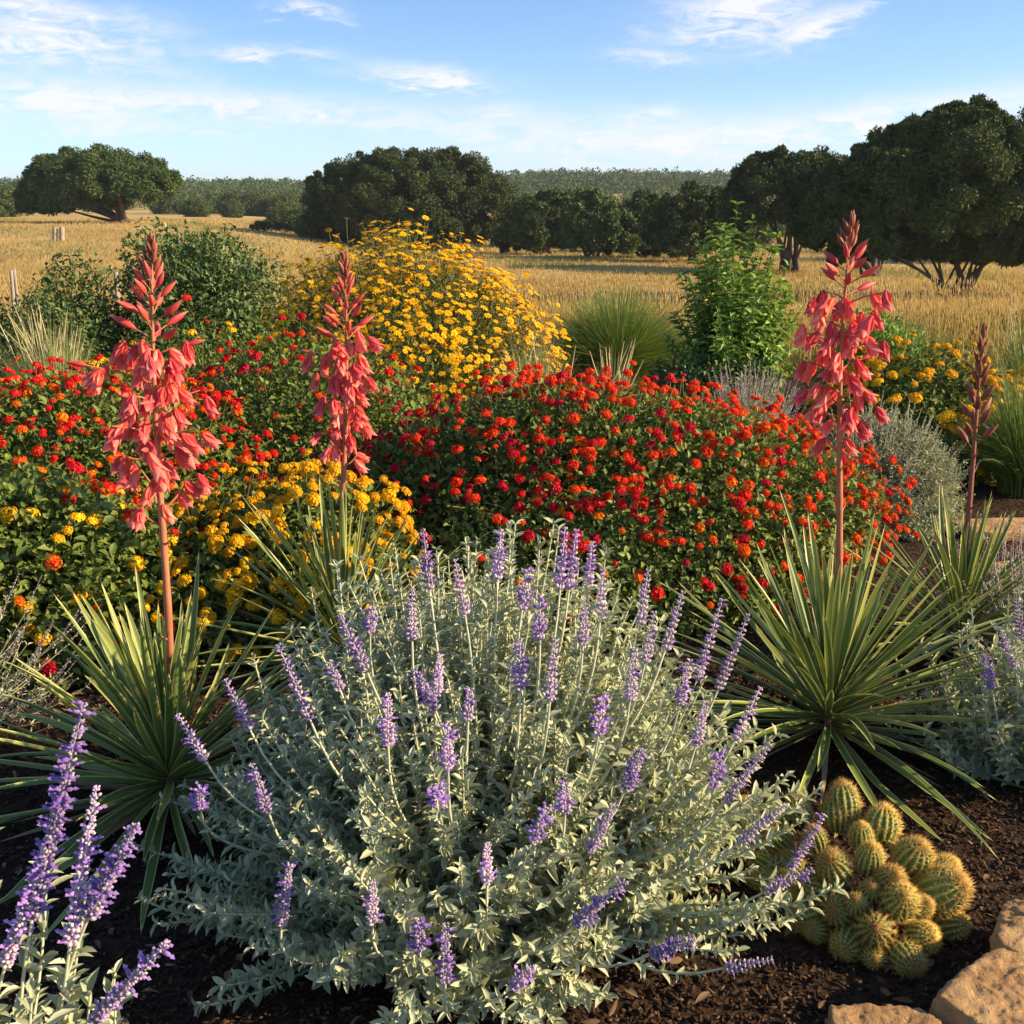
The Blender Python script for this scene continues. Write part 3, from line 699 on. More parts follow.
mound('daisy_bush', (-1.62, 7.1, .15), (.40, .4, .55), 'low loose clump of yellow daisies on the left flank of the domed daisy bush', 'daisy bush',
      5000, .040, lambda p, r: 'daisy', 150, .05, seed=40, flift=.05, nstem=40, narrow=.3, stalk=.04)
mound('daisy_bush', (-2.35, 6.6, .10), (.40, .4, .55), 'small clump with a few lemon yellow heads beside the leftmost coral stalk', 'daisy bush',
      5000, .040, lambda p, r: 'gold', 50, .065, seed=41, flift=.05, nstem=40, stalk=.04)

# stray tall daisy stems above the dome
def strays():
    rg = np.random.default_rng(50)
    t = root('tall_daisy_sprig', (-.5, 7.4, 0), 'tall bare sprig of yellow daisies rising above the domed daisy bush', 'flower sprig')
    w = Geo(); P = []; D = []
    for (px, py) in [(378, 240), (388, 238), (397, 240), (379, 250), (413, 244), (418, 252), (428, 238), (433, 246), (445, 255), (461, 256), (503, 280), (500, 285), (530, 330), (540, 326), (545, 338), (352, 256), (337, 262)]:
        tip = atY(px, py, 7.35+rg.uniform(-.2, .2)); b = tip+np.array([(-.45-tip[0])*.35, 0, -.32])
        md = (tip+b)/2+rg.normal(size=3)*.02
        w.tubes([[b, md, tip]], [[.003, .0025, .002]], 4); P.append(tip); D.append((rg.normal()*.3, -.25, 1))
    w.build('stems', M['lstem'], t); P = np.array(P); D = nrm(np.array(D, float))
    flowers(rg, t, P, D, np.full(len(P), .07), ['daisy']*len(P))
strays()

# green shrubs
SG = 'green shrubs at the back of the bed'
mound('green_shrub', (-2.50, 9.0, .55), (.66, .6, .88), 'upright dark green shrub behind the leftmost coral stalk', 'shrub', 15000, .052, mat='shrub', seed=61, group=SG, lump=.28, nstem=60, narrow=.5, twig='lstem', deep=.85)
mound('green_shrub', (-3.45, 8.6, .35), (.48, .5, .72), 'dark green shrub near the left edge beside the wooden stakes', 'shrub', 11000, .05, mat='shrub', seed=62, group=SG, lump=.28, nstem=50, narrow=.5, deep=.85)
mound('green_shrub', (-4.05, 8.4, .25), (.48, .5, .55), 'low dark shrub cut by the left edge of the picture', 'shrub', 8000, .05, mat='shrub', seed=63, group=SG, lump=.28, nstem=40, narrow=.5, deep=.85)
mound('green_shrub', (2.85, 8.6, .2), (.42, .4, .62), 'small leafy green shrub behind the tall right coral stalk', 'shrub', 7000, .05, mat='sapling', seed=64, group=SG, lump=.35, nstem=40, narrow=.45, deep=.9)
mound('green_shrub', (1.55, 8.4, .1), (.5, .4, .36), 'low green growth around the foot of the leafy sapling', 'shrub', 5000, .05, mat='shrub', seed=65, group=SG, lump=.3, nstem=30, narrow=.45)
mound('green_shrub', (-1.9, 6.7, .1), (.6, .5, .62), 'loose green plant under the upright shrub, left of the daisy bush', 'shrub', 9000, .040, lambda p, r: 'gold' if r.uniform() < .5 else 'red', 40, .05, mat='lantana', seed=66, group=SG, lump=.3, nstem=50, narrow=.35)

# sapling
def sapling():
    rg = np.random.default_rng(71); b = np.array([1.70, 8.6, 0.])
    t = root('leafy_sapling', b, 'bright green upright sapling between the fountain grass and the right coral stalk', 'small tree')
    m = 190; a = rg.uniform(0, 6.28, m); hh = rg.uniform(.15, 1.45, m); rr = .52*np.sqrt(np.clip(1-((hh-.58)/.98)**2, .02, 1))*rg.uniform(.55, 1.05, m)
    T = b+np.stack([rr*np.cos(a), rr*np.sin(a), hh], 1)
    T[0] = b+[.0, 0, 1.62]; T[1] = b+[.12, 0, 1.5]; T[2] = b+[-.47, -.05, .80]; T[3] = b+[-.5, 0, .62]; T[4] = b+[.32, 0, 1.36]; T[5] = b+[-.2, 0, 1.4]
    B = b+rg.normal(size=(m, 3))*[.03, .03, 0]; mid = B+(T-B)*[.55, .55, .5]*1.0+rg.normal(size=(m, 3))*.03
    mid[:, :2] = B[:, :2]+(T-B)[:, :2]*.45
    k = 14; tt = np.linspace(0, 1, k)[None, :, None]
    PP = (1-tt)**2*B[:, None]+2*tt*(1-tt)*mid[:, None]+tt*tt*T[:, None]
    w = Geo(); w.tubes(PP, np.linspace(.006, .002, k)[None]*np.ones((m, 1)), 4, rg.uniform(0, 1, m)); w.build('trunk', M['bark'], t)
    g = Geo(); leaves_along(rg, g, PP, .3, 1.0, 18, .088, .06, .48, LEAF4, 1.0); g.build('crown', M['sapling'], t)
def leaves_along(rg, g, PP, t0, t1, nodes, l0, l1, narrow, tpl, spread=.9, nper=2, lift=.0, jit=.25, start=None):
    """pairs of leaves along polylines PP (m,k,3)"""
    m, k, _ = PP.shape
    ts = np.linspace(t0, t1, nodes)[None, :]+rg.uniform(-.5, .5, (m, nodes))*(t1-t0)/nodes; ts = np.clip(ts, 0, .999)
    f = ts*(k-1); i = np.floor(f).astype(int); fr = (f-i)[..., None]; ar = np.arange(m)[:, None]
    P = PP[ar, i]*(1-fr)+PP[ar, i+1]*fr; T = nrm(PP[ar, i+1]-PP[ar, i])
    ref = nrm(np.cross(T, np.array([.21, .33, .92])[None, None])); bt = np.cross(T, ref)
    ph = rg.uniform(0, 6.28, (m, 1))+np.arange(nodes)[None]*1.571+rg.normal(size=(m, nodes))*.3
    for s in range(nper):
        a = ph+s*2*math.pi/nper
        rad = ref*np.cos(a)[..., None]+bt*np.sin(a)[..., None]
        d = nrm(T*(1-.45*spread)+rad*spread+rg.normal(size=T.shape)*jit+np.array([0, 0, lift]))
        nn = nrm(T*.7-rad*.1+rg.normal(size=T.shape)*.25+np.array([0, 0, .3]))
        X, Y, Z = frame(d.reshape(-1, 3), nn.reshape(-1, 3))
        L_ = ((l0+(l1-l0)*(ts-t0)/(t1-t0+1e-9))*rg.uniform(.65, 1.25, (m, nodes))).ravel()
        g.inst(tpl, P.reshape(-1, 3), X, Y, Z, np.stack([L_*narrow, L_, L_], 1), rg.uniform(0, 1, len(L_)))
sapling()

# ------------------------------------------------------------------ grasses
def grass(name, b, r, h, n, label, mat, seed, w=.006, heads=0, spread=1.0, group='ornamental grasses', headmat=None, headh=1.25):
    rg = np.random.default_rng(seed); b = np.array([b[0], b[1], 0.]); t = root(name, b, label, 'grass clump', group)
    a = rg.uniform(0, 6.28, n); q = rg.uniform(0, 1, n)**.6; base = b+np.stack([np.cos(a), np.sin(a), 0*a], 1)*(r*.28*rg.uniform(0, 1, n)[:, None])
    hh = h*rg.uniform(.6, 1.1, n)*(1-.45*q**2); ex = r*q*spread*rg.uniform(.8, 1.1, n)
    k = 6; tt = np.linspace(0, 1, k)
    out = np.stack([np.cos(a), np.sin(a), 0*a], 1)
    PP = base[:, None]+out[:, None]*(ex[:, None]*tt[None]**1.7)[..., None]+np.array([0, 0, 1.])*(hh[:, None]*(tt*(1.25)-.35*(q[:, None]*tt**3))/1.0)[..., None]
    # ribbon
    side = nrm(np.cross(out, [0, 0, 1.])+rg.normal(size=(n, 3))*.5)
    ww = w*rg.uniform(.6, 1.3, n)[:, None]*(1-tt**2*.9)[None]
    V = np.stack([PP-side[:, None]*ww[..., None]*.5, PP+side[:, None]*ww[..., None]*.5], 2).reshape(-1, 3)
    i = np.arange(k-1); F = np.stack([2*i, 2*i+1, 2*i+3, 2*i+2], 1); F = (F[None]+(np.arange(n)*2*k)[:, None, None]).reshape(-1, 4)
    g = Geo(); g.add(V, F, np.repeat(rg.uniform(0, 1, n), 2*k)); g.build('blades', M[mat], t)
    if heads:
        g = Geo(); m = heads; a = rg.uniform(0, 6.28, m); T = b+np.stack([np.cos(a)*r*.75, np.sin(a)*r*.75, 0*a], 1)*rg.uniform(.1, 1, m)[:, None]; T[:, 2] += h*headh*rg.uniform(.75, 1.05, m)
        B = b+rg.normal(size=(m, 3))*[r*.15, r*.15, 0]; tt2 = np.linspace(0, 1, 6)[None, :, None]; mid = B*.5+T*.5; mid[:, :2] = B[:, :2]*.8+T[:, :2]*.2
        Q = (1-tt2)**2*B[:, None]+2*tt2*(1-tt2)*mid[:, None]+tt2*tt2*T[:, None]
        g.tubes(Q, np.tile([.003, .0028, .0025, .002, .0045, .0015], (m, 1)), 4, rg.uniform(.5, 1, m)); g.build('seed_stems', M[headmat or 'grasstan'], t)
    return t
grass('grass_clump', (.98, 10.2), .86, .76, 6000, 'round mound of fine green fountain grass in front of the meadow', 'grassgreen', 81, w=.007, spread=1.0)
grass('grass_clump', (-2.95, 7.0), .46, .80, 1800, 'pale grass clump with tall tan seed stems at the left, below the dark shrub', 'palegreen', 82, heads=46, headh=1.22)
grass('grass_clump', (.15, 6.55), .36, .74, 1100, 'pale feathery grass clump between the daisy bush and the red lantana', 'palegreen', 83, heads=16, headh=1.15)
grass('grass_clump', (.62, 6.75), .30, .62, 600, 'sparse tan grass stems just behind the crest of the red lantana', 'palegreen', 84, heads=18, headh=1.3)
grass('grass_clump', (2.95, 6.15), .50, .62, 2600, 'arching green grass clump at the right edge below the yellow lantana', 'grassgreen', 85, w=.006)
grass('grass_clump', (3.7, 7.9), .45, .72, 1200, 'green grass clump with pale upright stems at the far right', 'grassgreen', 86, heads=30, headh=1.35, w=.006)
grass('grass_clump', (1.9, 10.6), .7, .5, 1500, 'low yellow green grass clump behind the sapling', 'palegreen', 87)
grass('grass_clump', (3.9, 11.2), .7, .5, 1600, 'low green grass clump in shade before the largest oak', 'grassgreen', 88)

# ------------------------------------------------------------------ twiggy grey bushes
def twiggy(name, b, R, label, seed, m=420, leafn=10, lsz=.022, headmat='mauve', hl=.10, frac=.6, mat='greyleaf', group='silvery grey bushes'):
    rg = np.random.default_rng(seed); b = np.array([b[0], b[1], 0.]); R = np.array(R)
    t = root(name, b, label, 'bush', group)
    u = rdir(rg, m*3); u = u[u[:, 2] > .02][:m]; m = len(u)
    T = b+u*R*rg.uniform(.75, 1.05, m)[:, None]; T[:, 2] = np.maximum(T[:, 2], .04); B = b+rg.normal(size=(m, 3))*[R[0]*.12, R[1]*.12, 0]
    mid = B*.45+T*.55+np.array([0, 0, -.05])+rg.normal(size=(m, 3))*.02
    k = 9; tt = np.linspace(0, 1, k)[None, :, None]; PP = (1-tt)**2*B[:, None]+2*tt*(1-tt)*mid[:, None]+tt*tt*T[:, None]
    w = Geo(); w.tubes(PP, np.linspace(.003, .0016, k)[None]*np.ones((m, 1)), 3, rg.uniform(0, 1, m)); w.build('stems', M[mat], t)
    g = Geo(); leaves_along(rg, g, PP, .3, 1, leafn, lsz*1.3, lsz, .22, LEAF2, .8, 3, .1); g.build('foliage', M[mat], t)
    # thin seed spikes
    s = rg.choice(m, int(m*frac), replace=False); s = s[u[s][:, 2] > .2]
    D = nrm(nrm(PP[s, -1]-PP[s, -2])+np.array([0, 0, .3])); h0 = PP[s, -1]; n2 = len(s); ll = hl*rg.uniform(.6, 1.3, n2)
    H = Geo(); nodes = 9; q = np.linspace(0, 1, nodes)
    H.tubes(np.stack([h0, h0+D*ll[:, None]*.5, h0+D*ll[:, None]], 1), np.tile([.0016, .0014, .001], (n2, 1)), 3)
    C = (h0[:, None]+D[:, None]*(ll[:, None]*q[None])[..., None]).reshape(-1, 3)+rg.normal(size=(n2*nodes, 3))*.003
    d = rdir(rg, len(C)); X, Y, Z = frame(d, rdir(rg, len(C)))
    H.inst(OCTA, C, X, Y, Z, np.stack([rg.uniform(.002, .0045, len(C)), rg.uniform(.003, .008, len(C)), rg.uniform(.002, .004, len(C))], 1), rg.uniform(0, 1, len(C)))
    H.build('seed_spikes', M[headmat], t)
    return t
twiggy('silver_bush', (1.88, 5.55), (.46, .42, .56), 'fine leaved silvery grey bush behind the tall right coral stalk', 91, m=1500, leafn=16, lsz=.034, headmat='greyleaf', frac=.45)
twiggy('silver_bush', (1.42, 6.5), (.38, .36, .62), 'mauve grey twiggy bush at the right end of the red lantana crest', 92, m=520, hl=.13)
twiggy('silver_bush', (-1.80, 3.15), (.46, .40, .50), 'sparse grey twiggy plant at the left edge behind the left yucca', 93, m=150, hl=.13, frac=.8, leafn=7)
twiggy('silver_bush', (1.88, 3.75), (.34, .34, .42), 'mauve grey twiggy bush at the right edge behind the low silver sage', 94, m=300, hl=.13, frac=.7)
twiggy('silver_bush', (-3.55, 7.0), (.5, .4, .95), 'pale green feathery bush cut by the left edge, below the dark shrub', 95, m=600, mat='palegreen', headmat='palegreen', lsz=.034, hl=.05)

# ------------------------------------------------------------------ silver sage
def spike_mesh(seed, ln, bloom=.3):
    """flower spike along +Z, length ln: whorls of woolly calyces with violet corollas"""
    rg = np.random.default_rng(seed); g = Geo(); c = Geo()
    nw = max(5, int(ln/.0085)); zs = np.linspace(.004, ln, nw)
    for i, z in enumerate(zs):
        f = 1-i/nw; rad = .0022+.0048*f**.65*(1 if i > 0 else .7); nn = int(7+4*f)
        a = rg.uniform(0, 6.28)+np.arange(nn)*2*math.pi/nn+rg.normal(size=nn)*.15
        rd = np.stack([np.cos(a), np.sin(a), 0*a], 1); d = nrm(rd+[0, 0, .75]+rg.normal(size=(nn, 3))*.12)
        P = np.array([0, 0, z])+rd*rad*rg.uniform(.8, 1.15, nn)[:, None]+rg.normal(size=(nn, 3))*.0007
        X, Y, Z = frame(d, rd); s = (.0014+.0013*f)*rg.uniform(.8, 1.2, nn)
        g.inst(ICO, P, X, Y, Z, np.stack([s, s*1.75, s], 1), rg.uniform(0, 1, nn))
        k = rg.uniform(size=nn) < bloom*(1.2-abs(f-.6)*1.6)
        if k.any():
            Pc = P[k]+d[k]*.0035; dc = nrm(d[k]+rd[k]*.6-np.array([0, 0, .3])); sc = .0034*rg.uniform(.8, 1.4, k.sum())
            X, Y, Z = frame(dc, np.tile([0, 0, 1.], (k.sum(), 1)))
            c.inst(ICO, Pc, X, Y, Z, np.stack([sc*.75, sc*1.3, sc*.6], 1), rg.uniform(0, 1, k.sum()))
            c.inst(LEAF2, Pc+dc*.003, X, Y, Z, np.stack([sc*1.7, sc*1.8, sc], 1), rg.uniform(0, 1, k.sum()))
    g.tubes([[[0, 0, -.004], [0, 0, ln*.5], [0, 0, ln*.98]]], [[.0018, .0015, .001]], 5)
    nf = sum(len(p) for p in g.P)
    for v, p, r, t in zip(c.V, c.P, c.r, c.t): g.V.append(v); g.P.append(p+g.n); g.r.append(r); g.t.append(t)
    g.n += c.n
    me = g.mesh('flower_spike'); me.materials.append(M['calyx']); me.materials.append(M['corolla'])
    mi = np.zeros(len(me.polygons), dtype=np.int32); mi[nf:] = 1; me.polygons.foreach_set('material_index', mi)
    return me
SPK = [(l, [spike_mesh(100+i*7+j, l, bl) for j, bl in enumerate((.10, .42, .22))]) for i, l in enumerate((.055, .095, .14, .19, .26))]
def add_spike(rg, t, b, tip, thick=1.0):
    d = np.asarray(tip)-np.asarray(b); ln = np.linalg.norm(d)
    best = min(SPK, key=lambda s: abs(math.log(s[0]/(ln/thick)))); me = best[1][rg.integers(0, 3)]
    o = place('flower_spike', me, t, b, d/ln, 1.0, rg.uniform(0, 6.28)); sc = ln/best[0]
    o.scale = (thick, thick, sc); return o
def sage(b, R, label, nst, spikes, seed, nodes=18, l0=.052, l1=.024, thick=1.25, extra=0, C=None, umin=-.12, rs=.0031, ):
    rg = np.random.default_rng(seed); b = np.array([b[0], b[1], 0.]); R = np.array(R)
    t = root('silver_sage', b, label, 'sage bush', 'silver sage bushes')
    c = b+np.array([0, 0, .10])
    u = rdir(rg, nst*3); u = u[u[:, 2] > umin][:nst]; m = len(u); lf = lumps(rg, 8, .15, 3)
    T = c+u*R*(lf(u)*rg.uniform(.5, 1.12, m)**.8)[:, None]; T[:, 0] -= (T[:, 0]-c[0])*.22*np.clip(u[:, 2], 0, 1); T[:, 2] = np.maximum(T[:, 2], .03)
    B = b+rg.normal(size=(m, 3))*[R[0]*.16, R[1]*.16, 0]
    mid = B+(T-B)*np.array([.62, .62, .38])[None]+rg.normal(size=(m, 3))*.03
    k = 12; tt = np.linspace(0, 1, k)[None, :, None]
    PP = (1-tt)**2*B[:, None]+2*tt*(1-tt)*mid[:, None]+tt*tt*T[:, None]
    # tips turn upward
    PP[:, -4:, 2] += np.array([.004, .014, .030, .052])*np.clip(rg.uniform(.2, 1.4, m), 0, 2)[:, None]
    w = Geo(); w.tubes(PP, np.linspace(rs*1.5, rs*.6, k)[None]*np.ones((m, 1)), 5, rg.uniform(0, 1, m))
    g = Geo(); leaves_along(rg, g, PP, .22, 1.0, nodes, l0, l1, .36, LEAF4S, .78, 2, .10, .14)
    leaves_along(rg, g, PP, .45, 1.0, nodes, l0*.5, l1*.6, .35, LEAF4, .6, 2, .1, .3)
    # flower spikes with their stems
    for (tx, ty, bx, by) in spikes:
        q = hit(bx, by, c, R*1.02) if C is None else atY(bx, by, C)
        p1 = hit(tx, ty, c, R*1.08) if C is None else atY(tx, ty, C-.01)
        # keep the spike roughly in the plane facing the sky
        dirw = p1-q
        if np.linalg.norm(dirw) > .30 or C is None:
            r0 = ray(tx, ty); tY = (q[1]-.02+.3*(p1[1]-q[1]))/r0[1]; p1 = np.array([0, 0, CAMZ])+r0*tY
        add_spike(rg, t, q, p1, thick)
        dd = nrm(p1-q); ln = np.linalg.norm(p1-q)
        m0 = q-dd*.16+np.array([0, 0, -.02]); s0 = b+(q-b)*[.35, .35, .2]
        tq = np.linspace(0, 1, 10)[:, None]; st = (1-tq)**3*s0+3*tq*(1-tq)**2*(s0*.4+m0*.6+np.array([0, 0, .02]))+3*tq*tq*(1-tq)*m0+tq**3*q
        w.tubes([st], [np.linspace(rs*1.4, rs*.8, 10)], 5, rg.uniform(0, 1, 1))
        leaves_along(rg, g, st[None], .45, .97, 7, l0*.75, l1*.6, .33, LEAFL, .9, 2, .05, .2)
    w.build('stems', M['sagestem'], t); g.build('foliage', M['sage'], t)
    return t
main_sp = [(423,530,430,590),(455,560,465,615),(501,530,498,580),(565,528,560,590),(576,530,569,590),(592,542,588,588),(603,570,600,620),(528,572,522,610),
 (412,590,412,640),(648,570,640,625),(683,592,665,650),(654,612,645,662),(722,600,697,680),(748,615,718,690),(760,688,735,740),(555,640,550,700),(520,640,520,690),
 (635,650,630,700),(340,615,366,670),(278,645,310,720),(330,662,340,690),(372,608,370,632),(388,695,388,745),(415,670,435,710),(440,655,436,695),(225,680,250,730),
 (178,715,205,760),(252,765,268,812),(290,865,281,925),(373,882,372,922),(487,845,487,882),(448,725,448,768),(438,788,438,806),(420,925,420,950),(446,925,445,982),
 (545,812,532,842),(565,785,565,812),(643,750,625,790),(615,805,590,850),(625,882,575,925),(695,940,650,955),(532,968,512,986),(770,745,725,802),(706,702,696,745),
 (785,805,740,842),(824,815,790,870),(812,870,765,892),(772,960,725,968),(720,755,715,786),(200,790,200,808),(540,600,540,640),(585,600,583,645),(690,660,680,705),(470,690,468,720),(602,700,598,735)]
sage((-.08, 2.40), (.74, .73, .68), 'large silver leaved sage with violet flower spikes filling the foreground', 1120, main_sp, 111, nodes=23, l0=.056, l1=.028)
fl = [(83,705,32,920),(96,788,70,945),(136,825,88,918),(166,944,92,1022),(45,850,5,965)]
sage((-.80, 1.38), (.34, .26, .52), 'silver sage cut by the bottom left corner, with long pale lilac spikes', 120, fl, 112, nodes=14, l0=.066, l1=.04, thick=1.3, C=1.38)
sage((1.52, 2.95), (.36, .36, .34), 'low silver sage at the right edge beside the right yucca', 150, [(1000,628,1015,668),(985,655,992,690),(1018,600,1020,640)], 113, nodes=14, l0=.05, l1=.03)
sage((-.2, 3.55), (.30, .2, .30), 'small half hidden sage behind the large silver one', 60, [], 114, nodes=12)

# ------------------------------------------------------------------ yuccas
def yucca(b, label, n, ln, w, seed, tip, kind='coral', pan=(.5, .3, .14), tilt0=-6, dark=False):
    rg = np.random.default_rng(seed); b = np.array([b[0], b[1], 0.]); t = root('yucca', b, label, 'yucca', 'yuccas with flower stalks')
    i = np.arange(n); a = i*2.39996+rg.normal(size=n)*.12; f = (i+.5)/n
    el = np.radians(tilt0+(84-tilt0)*f**1.05)+rg.normal(size=n)*.06
    d = np.stack([np.cos(a)*np.cos(el), np.sin(a)*np.cos(el), np.sin(el)], 1)
    P = b+np.stack([np.cos(a)*.035*(1-f), np.sin(a)*.035*(1-f), .05+f*.10], 1)
    Zt = nrm(np.stack([-np.cos(a)*np.sin(el), -np.sin(a)*np.sin(el), np.cos(el)], 1)+rg.normal(size=(n, 3))*.12)
    X, Y, Z = frame(d, Zt)
    L_ = ln*rg.uniform(.80, 1.08, n)*(1-.22*f**3)
    # sword template, 5 columns so the pale margin is a strip of its own
    ns = 12; ys = np.linspace(0, 1, ns+1); V = []; T = []
    for y in ys:
        wd = (0.62+.9*y-.15*y*y)*(1-y**3.2) if y < 1 else 0.0
        wd = max(wd, .015)*.5
        for cx in (-1, -.72, 0, .72, 1): V.append((cx*wd, y, abs(cx)*wd*.62)); T.append(abs(cx) if y < .94 else 2.0)
    V = np.array(V); V[:, 2] *= 1; F = []
    for q in range(ns):
        for c_ in range(4): o = q*5+c_; F.append((o, o+1, o+6, o+5))
    tpl = (V, np.array(F), np.array(T))
    g = Geo()
    ww = w*rg.uniform(.8, 1.15, n)
    g.inst(tpl, P, X, Y, Z, np.stack([ww, L_, ww], 1), rg.uniform(0, 1, n))
    # slight bend of each leaf: shift the vertices by a per-leaf quadratic sag
    VV = g.V[-1].reshape(n, -1, 3); yy = V[:, 1][None, :, None]
    bend = (rg.normal(size=(n, 1, 3))*.045+np.array([0, 0, -.055])*(np.cos(el)[:, None, None]))*yy**2*(L_[:, None, None]/.6)
    VV = VV+bend; VV[..., 2] = np.maximum(VV[..., 2], .012+rg.uniform(0, .02, n)[:, None]); g.V[-1] = VV.reshape(-1, 3)
    g.build('leaf_rosette', M['yucca'], t)
    # dry leaves at the foot
    m = 26; a2 = rg.uniform(0, 6.28, m); d2 = np.stack([np.cos(a2), np.sin(a2), rg.uniform(-.12, .08, m)], 1)
    X, Y, Z = frame(nrm(d2), np.tile([0, 0, 1.], (m, 1))+rg.normal(size=(m, 3))*.3); g = Geo()
    l2 = ln*rg.uniform(.35, .75, m); g.inst(tpl, b+np.tile([0, 0, .05], (m, 1)), X, Y, Z, np.stack([np.full(m, w*.7), l2, np.full(m, w*.7)], 1), rg.uniform(0, 1, m))
    g.V[-1][:, 2] = np.maximum(g.V[-1][:, 2], .01); g.build('dry_leaves', M['dryleaf'], t)
    # flower stalk
    top = np.asarray(tip, float); tq = np.linspace(0, 1, 26)[:, None]; sw = rg.normal(size=2)*.010
    axis = b+(top-b)*tq; axis[:, 0] += np.sin(tq[:, 0]*6)*sw[0]; axis[:, 1] += np.sin(tq[:, 0]*5)*sw[1]
    rad = np.interp(tq[:, 0], [0, .5, .8, 1], [.0118, .0095, .0055, .002])
    rad = rad*(1+.06*np.sin(np.arange(26)*2.1))
    g = Geo(); g.tubes([axis], [rad], 10)
    H = np.linalg.norm(top-b); ped = g; items = []
    def ap(s):  # s measured down from the tip in metres
        f_ = 1-s/H; x_ = f_*25; j = int(min(max(x_, 0), 24)); return axis[j]+(axis[j+1]-axis[j])*(x_-j)
    PLn, budn, wmax = pan[0], pan[1], pan[2]
    ga = rg.uniform(0, 6.28)
    if kind == 'coral':
        s = .0; j = 0
        while s < PLn:
            j += 1; ga += 2.39996
            f_ = s/PLn; o3 = np.array([math.cos(ga), math.sin(ga), 0])
            if s < budn:      # buds pointing up and out
                q = s/budn; pl = .006+.045*q; d_ = nrm(o3*(.25+.85*q)+np.array([0, 0, 1.15-.65*q])+rg.normal(size=3)*.08)
                A = ap(s); E = A+d_*pl
                ped.tubes([[A, (A+E)/2, E]], [[.0022, .002, .002]], 5)
                items.append(('bud', E, d_, .034+.038*q)); s += .0068+.003*q
            else:             # nodding open flowers, in small bunches on side branches
                q = (s-budn)/(PLn-budn); pl = wmax*(.40+.6*math.sin(math.pi*min(1, .25+q*.75)))*rg.uniform(.45, 1.25)
                A = ap(s); E = A+o3*pl+np.array([0, 0, pl*.35])
                ped.tubes([[A, A+(E-A)*.5+np.array([0, 0, .006]), E]], [[.003, .0026, .002]], 5)
                for kk in range(3 if pl > wmax*.8 else 2 if pl > wmax*.4 else 1):
                    E2 = E-o3*kk*pl*.42+rg.normal(size=3)*.012; d_ = nrm(o3*rg.uniform(.15, .8)+np.array([0, 0, -1.])+rg.normal(size=3)*.22)
                    items.append(('bell', E2, d_, .064*rg.uniform(.8, 1.15)))
                if rg.uniform() < .25: items.append(('bud', E, nrm(o3+np.array([0, 0, .3])), .05))
                s += .0165
        for (sd_, nb, pl) in ((PLn+.02, 4, .11), (PLn+.07, 4, .10), (PLn+.11, 2, .06)):   # last separate side branches
            ga += 2.6; o3 = np.array([math.cos(ga), math.sin(ga)*.6, 0]); A = ap(sd_); E = A+o3*pl+np.array([0, 0, pl*.9])
            ped.tubes([[A, A+(E-A)*.5+np.array([0, 0, -.004]), E]], [[.0032, .0028, .002]], 5)
            for kk in range(nb):
                items.append(('bell', E-(E-A)*.28*kk+rg.normal(size=3)*.01, nrm(o3*.6+np.array([0, 0, -1.])+rg.normal(size=3)*.2), .055))
        for k_ in range(5):   # withered bracts on the bare stalk
            sd_ = PLn+.16+k_*.13
            if sd_ > H-.35: break
            ga += 2.4; o3 = np.array([math.cos(ga), math.sin(ga), .8]); A = ap(sd_); E = A+o3*.035
            ped.tubes([[A, (A+E)/2, E]], [[.0035, .0025, .0008]], 5)
    else:
        s = 0.0
        while s < PLn:
            ga += 2.39996; q = s/PLn; o3 = np.array([math.cos(ga), math.sin(ga), 0]); d_ = nrm(o3*(.25+.75*q)+np.array([0, 0, 1.])+rg.normal(size=3)*.1)
            A = ap(s); pl = .004+.035*q; E = A+d_*pl; ped.tubes([[A, (A+E)/2, E]], [[.0024, .002, .002]], 5)
            items.append(('brownbud', E, d_, .034+.038*min(1, q*1.6))); s += .011+.009*q
        for k_ in range(4):
            ga += 2.4; o3 = np.array([math.cos(ga), math.sin(ga), 1.1]); A = ap(PLn+.03+k_*.06); E = A+o3*.045
            ped.tubes([[A, (A+E)/2, E]], [[.0035, .0025, .0008]], 5)
    fs = g.build('flower_stalk', M['stalkdark' if dark else 'stalk'], t, smooth=True); WL[fs.name] = wloc(t)
    for (kd, p, d_, s_) in items:
        if kd == 'bell': place('flower', BELLS[rg.integers(0, 4)], fs, p, d_, float(s_), rg.uniform(0, 6.28))
        else: place('flower_bud', (BUDS if kd == 'bud' and np.linalg.norm(p-top) > .07 else BBUDS)[rg.integers(0, 2)], fs, p, d_, float(s_), rg.uniform(0, 6.28))
    return t
def bell_mesh(seed):
    """+Z is the direction the flower hangs in; length 1"""
    rg = np.random.default_rng(seed); g = Geo(); npet = 6; ns = 7
    a = np.arange(npet)*2*math.pi/npet+rg.normal(size=npet)*.12
    for k, an in enumerate(a):
        ys = np.linspace(0, 1, ns+1); fl_ = rg.uniform(.18, .36); ln = rg.uniform(.88, 1.08); V = []; T = []
        o = np.array([math.cos(an), math.sin(an), 0]); s = np.array([-math.sin(an), math.cos(an), 0])
        for y in ys:
            r = .05+fl_*(y**1.1)-(.10*y**4 if k % 2 else -.06*y**4); w = .25*math.sin(math.pi*min(1, .10+y*.89)**.95)+.012
            for cx in (-1, -.5, 0, .5, 1):
                V.append(o*(r-abs(cx)**2*w*.55)+s*cx*w+np.array([0, 0, y*ln])); T.append(y*.9+.1*(1-abs(cx)))
        F = [(q*5+c, q*5+c+1, q*5+c+6, q*5+c+5) for q in range(ns) for c in range(4)]
        g.add(np.array(V), np.array(F), rg.uniform(0, 1), np.array(T))
    g.inst(ICO1, np.array([[0, 0, .02]]), np.array([[1., 0, 0]]), np.array([[0, 1., 0]]), np.array([[0, 0, 1.]]), np.array([[.09, .09, .10]]), np.array([.1]))
    me = g.mesh('flower', smooth=True); me.materials.append(M['coral']); return me
